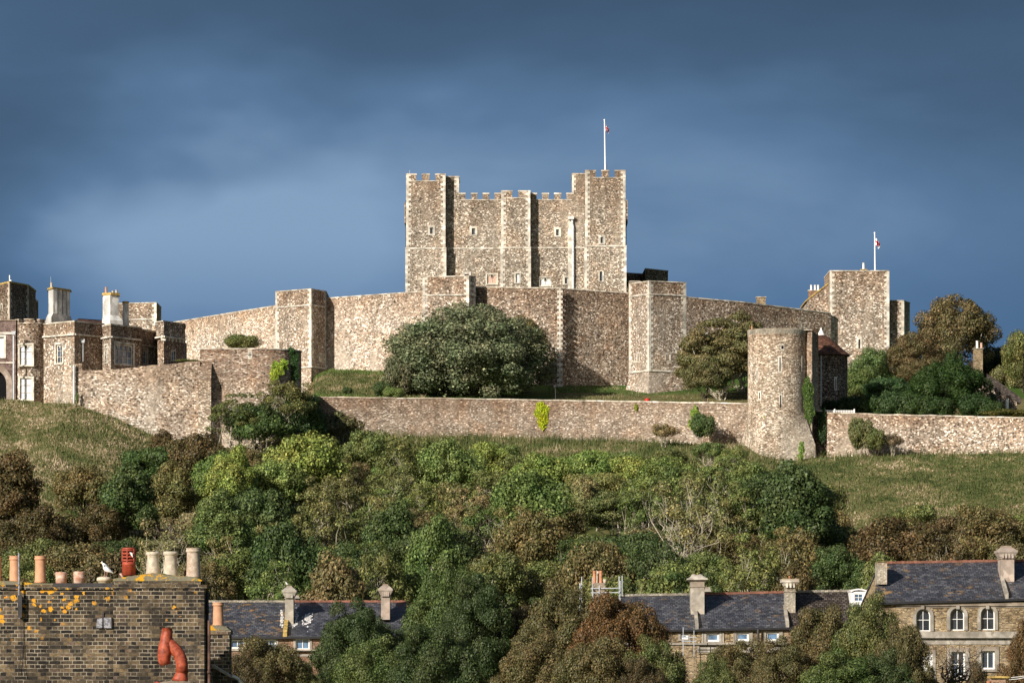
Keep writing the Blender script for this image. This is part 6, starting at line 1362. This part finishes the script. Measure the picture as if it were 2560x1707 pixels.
# labels from what each tree looks like and what it stands under
ANCH = [(-200, 'below the gate block'), (110, 'below the flat topped houses'), (250, 'below the grid windowed bay'), (400, 'below the stepped buttress'), (560, 'below the red round tower'), (740, 'below the first square tower'), (870, 'below the grass bank'), (1000, 'below the dome tree left'), (1150, 'below the dome tree right'), (1330, 'below the pale angle strip'), (1480, 'below the splay footed tower'), (1700, 'below the spreading sycamore'), (1850, 'below the tall round tower'), (2060, 'below the picket fence'), (2180, 'below the dark yew'), (2380, 'below the cottage')]
KN = {'round_a': 'rounded', 'round_b': 'full domed', 'round_c': 'broad lumpy', 'tall_a': 'tall narrow', 'tiered': 'flat layered', 'airy': 'loose airy', 'airy_b': 'thin straggly', 'bare': 'half bare', 'bush': 'low bushy', 'scrub': 'twiggy'}
by = {}
for e, px, pyt, y, key, colr, w in LAB:
    an = [a for a in ANCH if a[0] <= px][-1][1]
    row = 'topping the wood' if y > 482 else ('high upslope' if y > 450 else ('mid slope' if y > 412 else ('low downslope' if y > 376 else 'at slope foot')))
    by.setdefault(f'{CN[colr]} {KN[key]} {e["category"]} {row} {an}', []).append((px, e))
for l, es in by.items():
    es.sort(key=lambda q: q[0]); n = len(es)
    for i, (px, e) in enumerate(es):
        e['label'] = l if n == 1 else l + (', left' if i == 0 else (', right' if i == n - 1 else ', middle'))
# trees in front of the terraces
def near_tree(px, pyt, wpx, Y, key, colr, label, rot=0):
    x = X(px, Y); p = PROTO[key]; s = wpx / F * Y / p['W']; H = Z(pyt, Y) - ground_z(x, Y)
    put_tree(key, label, x, Y, s, H / p['H'], tuple(v * .74 for v in colr), 'tree', 'tree', 'trees in front of the terraces', rot=rot)
D1 = 1.0884
for i, (px, pyt, w, Y, k, c, l) in enumerate([
 (610, 1470, 190, 262, 'near_b', BRN, 'brown and green tree hiding the lower left terrace windows'),
 (560, 1500, 110, 250, 'near_a', DB, 'dark russet tree at the right edge of the brick stacks'),
 (700, 1530, 90, 270, 'near_c', OL, 'small olive tree crown under the white framed terrace window'),
 (806, 1385, 165, 272, 'near_c', DG, 'dark green tree just right of the white framed terrace window'),
 (868, 1425, 170, 276, 'near_b', DG, 'dark green tree just below the pink rendered chimney'),
 (860, 1470, 200, 262, 'near_a', GR, 'mid green tree low in front of the smooth slate terrace'),
 (1030, 1300, 200, 280, 'near_a', GR, 'tall mid green tree at the centre of the bottom, right of the pink chimney'),
 (1090, 1330, 160, 272, 'near_c', DG, 'tall dark green tree merging into the mid green one at bottom centre'),
 (1000, 1440, 210, 258, 'near_b', DG, 'dark green tree at the bottom edge under the tall centre trees'),
 (1180, 1400, 150, 276, 'near_b', DB, 'brown tree between the tall green trees and the scaffolded chimney'),
 (1290, 1345, 200, 272, 'near_a', BRN, 'large olive brown tree left of the scaffolded chimney'),
 (1420, 1372, 210, 268, 'near_b', RB, 'russet topped tree right of the scaffolded chimney'),
 (1230, 1450, 170, 256, 'near_c', BRN, 'olive brown tree at the bottom edge below the scaffolded chimney'),
 (1370, 1470, 190, 252, 'near_b', BRN, 'brown tree at the bottom edge under the russet topped tree'),
 (1500, 1470, 160, 262, 'near_a', OL, 'olive tree at the left end of the small square windows'),
 (1480, 1515, 120, 250, 'near_b', DB, 'dark brown tree at the bottom edge left of the small square windows'),
 (1700, 1475, 170, 268, 'near_b', BRN, 'brown tree in front of the second small square window'),
 (1640, 1510, 120, 258, 'near_a', OL, 'low olive tree under the small square windows'),
 (1790, 1470, 140, 262, 'near_c', BRN, 'brown tree in front of the right small square window'),
 (1900, 1400, 190, 266, 'near_b', BRN, 'big brown tree in front of the brown tiled roof'),
 (2000, 1375, 180, 262, 'near_a', OL, 'big olive brown tree below the white dormer'),
 (2070, 1440, 140, 258, 'near_b', BRN, 'brown tree covering the left end of the brick house'),
 (1930, 1500, 200, 248, 'near_c', GR, 'green tree at the bottom edge left of the brick house'),
 (2030, 1500, 160, 250, 'near_a', DG, 'dark green tree at the bottom edge below the big brown trees'),
 (2390, 1400, 130, 250, 'near_b', RB, 'russet red tree at the right edge in front of the brick house'),
 (2335, 1500, 110, 244, 'near_a', RB, 'russet tree low at the right edge beside the lower windows'),
 (2250, 1530, 80, 240, 'near_c', DB, 'brown bush crown at the bottom edge under the lower windows')]):
    near_tree(px * D1, pyt * D1 + (0 if pyt < 1500 else 0), w * D1, Y, k, c, l, i * 1.7)
# bare climber in front of the brick house
def bare_shrub():
    rg = np.random.default_rng(9); t = thing('bare_tree', 'leafless dark twiggy tree in front of the lower windows of the brick house', 'tree', (X(2380, 262), 262, ground_z(X(2380, 262), 262)))
    m = MB(); b = (X(2380, 262), 262, -7.5)
    for i in range(26):
        tip = (X(rg.uniform(2340, 2470), 262), 262 + rg.uniform(-1.2, 1.2), Z(rg.uniform(1600, 1690), 262)); st = (b[0] + rg.uniform(-.5, .5), 262, Z(rg.uniform(1690, 1740), 262))
        p = limb(m, st, tip, .05, .015, rg, 5, .12, 4)
        for w in range(5):
            s0 = np.array(p[rg.integers(1, 5)]); d = rg.normal(size=3); d[2] = abs(d[2]); limb(m, s0, s0 + d * .45, .018, .007, rg, 3, .15, 4)
    m.tube([b, (b[0], 262, Z(1690, 262))], [.16, .1], 6); m.build('branches', 'bark_dark', t)
bare_shrub()
# trees of the castle terraces
def castle_tree(key, label, px, pyt, wpx, Y, colr, pyb=None, name='tree', cat='tree', rot=0, group=None):
    x = X(px, Y); p = PROTO[key]; s = wpx / F * Y / p['W']; zg = ground_z(x, Y); zb = Z(pyb, Y) if pyb else zg
    H = Z(pyt, Y) - zb; put_tree(key, label, x, Y, s, H / p['H'], colr, name, cat, group, zoff=zb - zg, rot=rot)
castle_tree('holm_oak', 'huge silvery green dome shaped tree on the lawn before the inner curtain', 1172, 770, 385, 566, SIL, 1000, 'evergreen_tree')
castle_tree('big_round', 'brown crowned tree peeping out behind the right side of the dome shaped tree', 1300, 795, 125, 576, BRN, 960)
castle_tree('bush', 'dark bush at the left foot of the dome shaped tree', 1002, 895, 75, 560, (.12, .125, .075), 985, 'shrub', 'shrub')
castle_tree('bush', 'round dark green bush on the dry grass bank', 958, 955, 46, 556, DG, 992, 'shrub', 'shrub')
castle_tree('bush', 'small dark green bush alone on the dry grass bank', 869, 967, 24, 554, DG, 986, 'shrub', 'shrub')
castle_tree('bush', 'fresh green low bush beside the round dark one on the bank', 985, 968, 50, 552, MG, 1000, 'shrub', 'shrub')
castle_tree('sycamore', 'spreading olive sycamore left of the tall round tower', 1805, 800, 215, 566, (.15, .135, .065), 1012, 'sycamore')
castle_tree('sycamore', 'narrow upper crown of sycamore directly behind the round tower rim', 1855, 782, 120, 574, (.145, .13, .06), 1000, 'sycamore')
castle_tree('round_c', 'lower olive tree filling the ground between sycamore and wall', 1765, 905, 115, 555, (.13, .125, .06), 1010)
castle_tree('big_round', 'big brown crowned tree standing against the sky on the right', 2385, 745, 190, 590, (.135, .108, .055), 975)
castle_tree('big_round', 'brown tree directly left below the big sky line tree', 2285, 835, 150, 580, (.13, .102, .052), 985, rot=2)
castle_tree('big_round', 'brown tree in the hollow between the brown trees and the green ones', 2330, 900, 160, 572, (.125, .10, .05), 1010, rot=4)
castle_tree('round_b', 'fresh green tree against the base of the flag tower', 2175, 872, 105, 572, (.10, .15, .055), 1025)
castle_tree('tall_a', 'darker green tree right of the conical roofed turret', 2150, 925, 85, 562, GR, 1030)
castle_tree('round_a', 'dark green bushy tree left of the yew', 2225, 945, 130, 556, (.05, .095, .038), 1032)
castle_tree('yew', 'wide dark yew with upswept plumes behind the right wall', 2376, 905, 212, 540, (.035, .070, .018), 1040, 'yew_tree')
castle_tree('yew', 'pointed dark yew top rising from the middle of the yew clump', 2381, 884, 85, 541, (.035, .068, .018), 1040, 'yew_tree', rot=1)
castle_tree('round_a', 'olive tree at the right edge of the picture beside the cottage', 2562, 830, 110, 575, (.13, .14, .05), 1010)
castle_tree('round_b', 'pale green tree behind the cottage roof', 2530, 900, 105, 585, (.17, .17, .08), 1010)
castle_tree('bush', 'shade coloured shrubs standing in for a far wall, left of the right edge tree', 2505, 868, 110, 600, (.02, .028, .012), 960, 'shrub', 'shrub')  # near black leaf colour paints the shade of the far wall
castle_tree('bush', 'wide clipped hedge like bush on the right wall top', 2520, 1022, 130, 533, (.11, .105, .03), 1050, 'hedge', 'hedge')
castle_tree('bush', 'low dark hedge between the conical turret and the green trees', 2150, 990, 60, 552, (.03, .055, .018), 1040, 'hedge', 'hedge')
castle_tree('bush', 'dome shaped olive shrub on top of the red brown round tower', 607, 836, 84, 506, OL, 876, 'shrub', 'shrub')
castle_tree('bush', 'low green shrub row on the rubble wall top beside the corbelled tower', 470, 898, 60, 502, OL, 908, 'shrub', 'shrub')
castle_tree('airy', 'tall olive tree with pale branches against the red brown round tower', 712, 955, 140, 495, (.13, .135, .05), 1110)
castle_tree('round_b', 'very dark green tree mass left of the long outer wall', 748, 985, 130, 496, (.045, .085, .028), 1150)
castle_tree('airy_b', 'straggly green shrub tree growing across the tall buttress shadow', 590, 985, 130, 490, (.12, .14, .05), 1130)
castle_tree('round_a', 'dark green tree low between the tall buttress and the very dark tree', 640, 1010, 150, 491, (.06, .09, .032), 1150)
castle_tree('scrub', 'dark green twiggy shrub under the red brown round tower', 640, 1030, 160, 489, (.06, .10, .03), 1135, 'shrub', 'shrub')
castle_tree('scrub', 'brownish twiggy shrub at the left foot of the long outer wall', 838, 1030, 125, 530, (.10, .10, .045), 1120, 'shrub', 'shrub')
castle_tree('scrub', 'brown shrub against the middle right of the long outer wall', 1658, 1060, 72, 529, (.22, .17, .09), 1108, 'shrub', 'shrub')
castle_tree('bush', 'dark green shrub against the long outer wall near the round tower', 1760, 1035, 60, 530, (.07, .11, .04), 1095, 'shrub', 'shrub')
castle_tree('bush', 'rounded green shrub against the bright right hand wall', 2155, 1045, 62, 522, (.13, .14, .06), 1125, 'shrub', 'shrub')
castle_tree('bush', 'smaller green shrub right of the rounded one on the bright wall', 2190, 1070, 48, 521, (.12, .14, .05), 1125, 'shrub', 'shrub')
castle_tree('scrub', 'bare grey brown shrub casting a shadow on the bright wall', 2232, 1085, 50, 521, (.16, .12, .08), 1128, 'shrub', 'shrub')
def castle_extras():
    for i, (px, pt, w, Yy, c) in enumerate([(2085, 1000, 60, 541, (.03, .055, .018)), (2130, 992, 70, 538, (.035, .06, .02)), (2185, 985, 70, 537, (.045, .08, .025)), (2240, 978, 80, 536, (.045, .08, .03)), (2295, 985, 70, 535, (.04, .07, .02)), (2345, 990, 80, 535, (.035, .065, .02)), (2440, 985, 80, 534, (.03, .06, .018)), (2480, 1000, 60, 533, (.04, .07, .02))]):
        castle_tree('bush', 'dark low shrub behind the right hand wall ' + ['under the conical turret', 'at the fence end', 'under the fresh green tree', 'left of the yew', 'at the left foot of the yew', 'before the yew', 'at the right foot of the yew', 'before the cottage'][i], px, pt, w, Yy, c, 1052, 'shrub', 'shrub')
    for i, (px, pt, w) in enumerate([(1185, 1150, 110), (870, 1135, 110), (1590, 1150, 130), (640, 1190, 100), (520, 1215, 100), (1050, 1160, 90), (1690, 1130, 110), (780, 1240, 100)]):
        x, y, s, sz = solve(px * D1, pt * D1, w * D1, 'bare', 1.0)
        put_tree('bare', 'nearly leafless pale branched tree on the slope ' + ['below the dome tree', 'below the grass bank', 'below the splay footed tower', 'below the first square tower', 'above the tall beige pot', 'below the dome tree left side', 'left of the tall dark green tree', 'above the gull chimney'][i], x, y - 3, s, sz, (.20, .19, .08), 'bare_tree', 'tree', 'nearly leafless trees on the slope')
# ivy
def ivy(label, patches, colr, leaf=.2, n=1500, seed=3, normal=(0, -1, 0)):
    rg = np.random.default_rng(seed); Ps = []; tot = 0
    for px, py, rx, rz, Y in patches:
        k = int(n * rx * rz / sum(q[2] * q[3] for q in patches)); a = rg.uniform(0, 2 * math.pi, k); r = np.sqrt(rg.random(k)) * (1 + .18 * np.sin(a * 5 + px))
        Ps.append(np.stack([(px + np.cos(a) * r * rx - CX) / F * Y, Y - rg.random(k) * .35 * (1.15 - r).clip(.1), (H0 - (py + np.sin(a) * r * rz)) / F * Y], 1))
    P = np.concatenate(Ps); c = P.mean(0); V = leafquads(P - c, np.tile(np.array(normal, float), (len(P), 1)), leaf, rg, mixr=.7)
    o = bpy.data.objects.new('ivy', mesh_quads('ivy', V, 'foliage')); col.objects.link(o); o.location = c; o.color = (*colr, 1); props(o, label, 'ivy')
ivy('bright lime green ivy patch on the right of the red brown round tower', [(690, 922, 20, 20, 499.95), (708, 912, 12, 14, 500.4), (684, 938, 12, 14, 499.8)], (.24, .34, .04), n=1600)
ivy('dark green ivy hanging down the right edge of the red brown round tower', [(733, 905, 13, 30, 501.5), (735, 935, 12, 20, 501.5), (727, 878, 9, 10, 501.3)], (.03, .075, .02), n=2200, seed=4)
ivy('vivid yellow green ivy blot in the middle of the long outer wall', [(1355, 1035, 17, 28, 540.2), (1357, 1062, 8, 12, 540.2), (1352, 1015, 12, 10, 540.2)], (.36, .42, .02), n=1700, seed=5)
ivy('small light green ivy strip on the wall above the dark green shrub', [(1737, 1038, 11, 22, 534), (1728, 1060, 8, 12, 534)], (.18, .27, .05), n=700, seed=6)
ivy('tiny yellow green ivy tuft high on the long outer wall', [(1590, 1018, 4, 8, 536.7)], (.25, .30, .04), n=90, seed=7)
ivy('green ivy climbing the right flank of the tall round tower', [(2020, 985, 13, 40, 526.2), (2024, 1025, 12, 32, 526.2), (2016, 960, 6, 14, 526.2)], (.07, .125, .028), n=2300, seed=8)
ivy('dark ivy curtain in the recess right of the tall round tower', [(2056, 1062, 13, 38, 527.9), (2054, 1090, 9, 20, 527.9)], (.022, .05, .016), n=1500, seed=9)
ivy('light green ivy tuft at the foot of the tall round tower', [(2004, 1120, 7, 17, 523.6), (2001, 1142, 7, 10, 523.6)], (.15, .25, .05), n=420, seed=10)
ivy('pale yellow plant growing in the lower left face of the round tower', [(1910, 1044, 4, 9, 525.6)], (.32, .34, .06), n=90, seed=11)
ivy('light green creeper beside the foot of the first square tower', [(824, 918, 5, 16, 603.4)], (.18, .26, .06), n=200, seed=12)
ivy('thin green creeper beside the grey downpipe on the rubble wall', [(193, 998, 3, 16, 496.8)], (.10, .15, .04), n=160, seed=13)
# grass
def grass(name, label, boxes, seed=1, mat='grass_blades'):
    rg = np.random.default_rng(seed); Q = []
    for (p0, p1, y0, y1, n, hmin, hmax, w) in boxes:
        ys = rg.uniform(y0, y1, n); px = rg.uniform(p0, p1, n); xs = (px - CX) / F * ys
        kx, ky = np.round(xs / 3), np.round(ys / 3)
        zs = np.array([ground_z(a, b) if b < Yw(a) - .2 or b > Yw(a) + 3.5 else -50 for a, b in zip(xs, ys)])
        h = rg.uniform(hmin, hmax, n) * (.6 + .8 * rg.random(n) ** 2) * (.55 + .9 * (np.sin(xs * 1.1 + ys * .31) * np.sin(ys * .7 + xs * .4) * .5 + .5)); ww = w * rg.uniform(.6, 1.4, n); lean = rg.normal(size=(n, 2)) * .35 * h[:, None]
        b = np.stack([xs, ys, zs - .05], 1); tx = np.stack([xs + lean[:, 0], ys + lean[:, 1], zs + h], 1); d = np.zeros((n, 3)); an = rg.uniform(-.8, .8, n); d[:, 0] = np.cos(an) * ww; d[:, 1] = np.sin(an) * ww
        Q.append(np.stack([b - d, b + d, tx + d * .3, tx - d * .3], 1)[zs > -40])
    o = bpy.data.objects.new(name, mesh_quads(name, np.concatenate(Q), mat)); col.objects.link(o); props(o, label, 'grass', kind='stuff')
castle_extras()
grass('grass', 'rough dry and green grass on the castle hill', [(1880, 2640, 395, 523, 90000, .05, .20, .09), (1880, 2640, 400, 521, 4500, .35, 1.0, .02), (780, 1900, 488, 541, 45000, .08, .3, .07), (780, 2640, 516, 530.5, 6000, .3, .9, .03), (780, 1700, 532, 541, 5000, .3, .9, .03), (785, 1060, 557, 593, 14000, .08, .3, .06), (1370, 1860, 552, 585, 6000, .05, .2, .05)])

grass('long_grass', 'long green grass along the inner edge of the outer wall', [(785, 1240, 545.9, 548.5, 9000, .35, .75, .05), (785, 1240, 548.5, 556, 9000, .15, .4, .06), (1240, 1860, 540, 552, 9000, .05, .2, .06), (785, 1000, 590, 600, 6000, .1, .35, .05)], 4, 'green_blades')

grass('dry_grass', 'dry straw and green grass on the steep knoll at the left', [(-60, 560, 415, 502, 60000, .05, .20, .09), (-60, 520, 440, 500, 5000, .35, .95, .02)], 2, 'dry_blades')
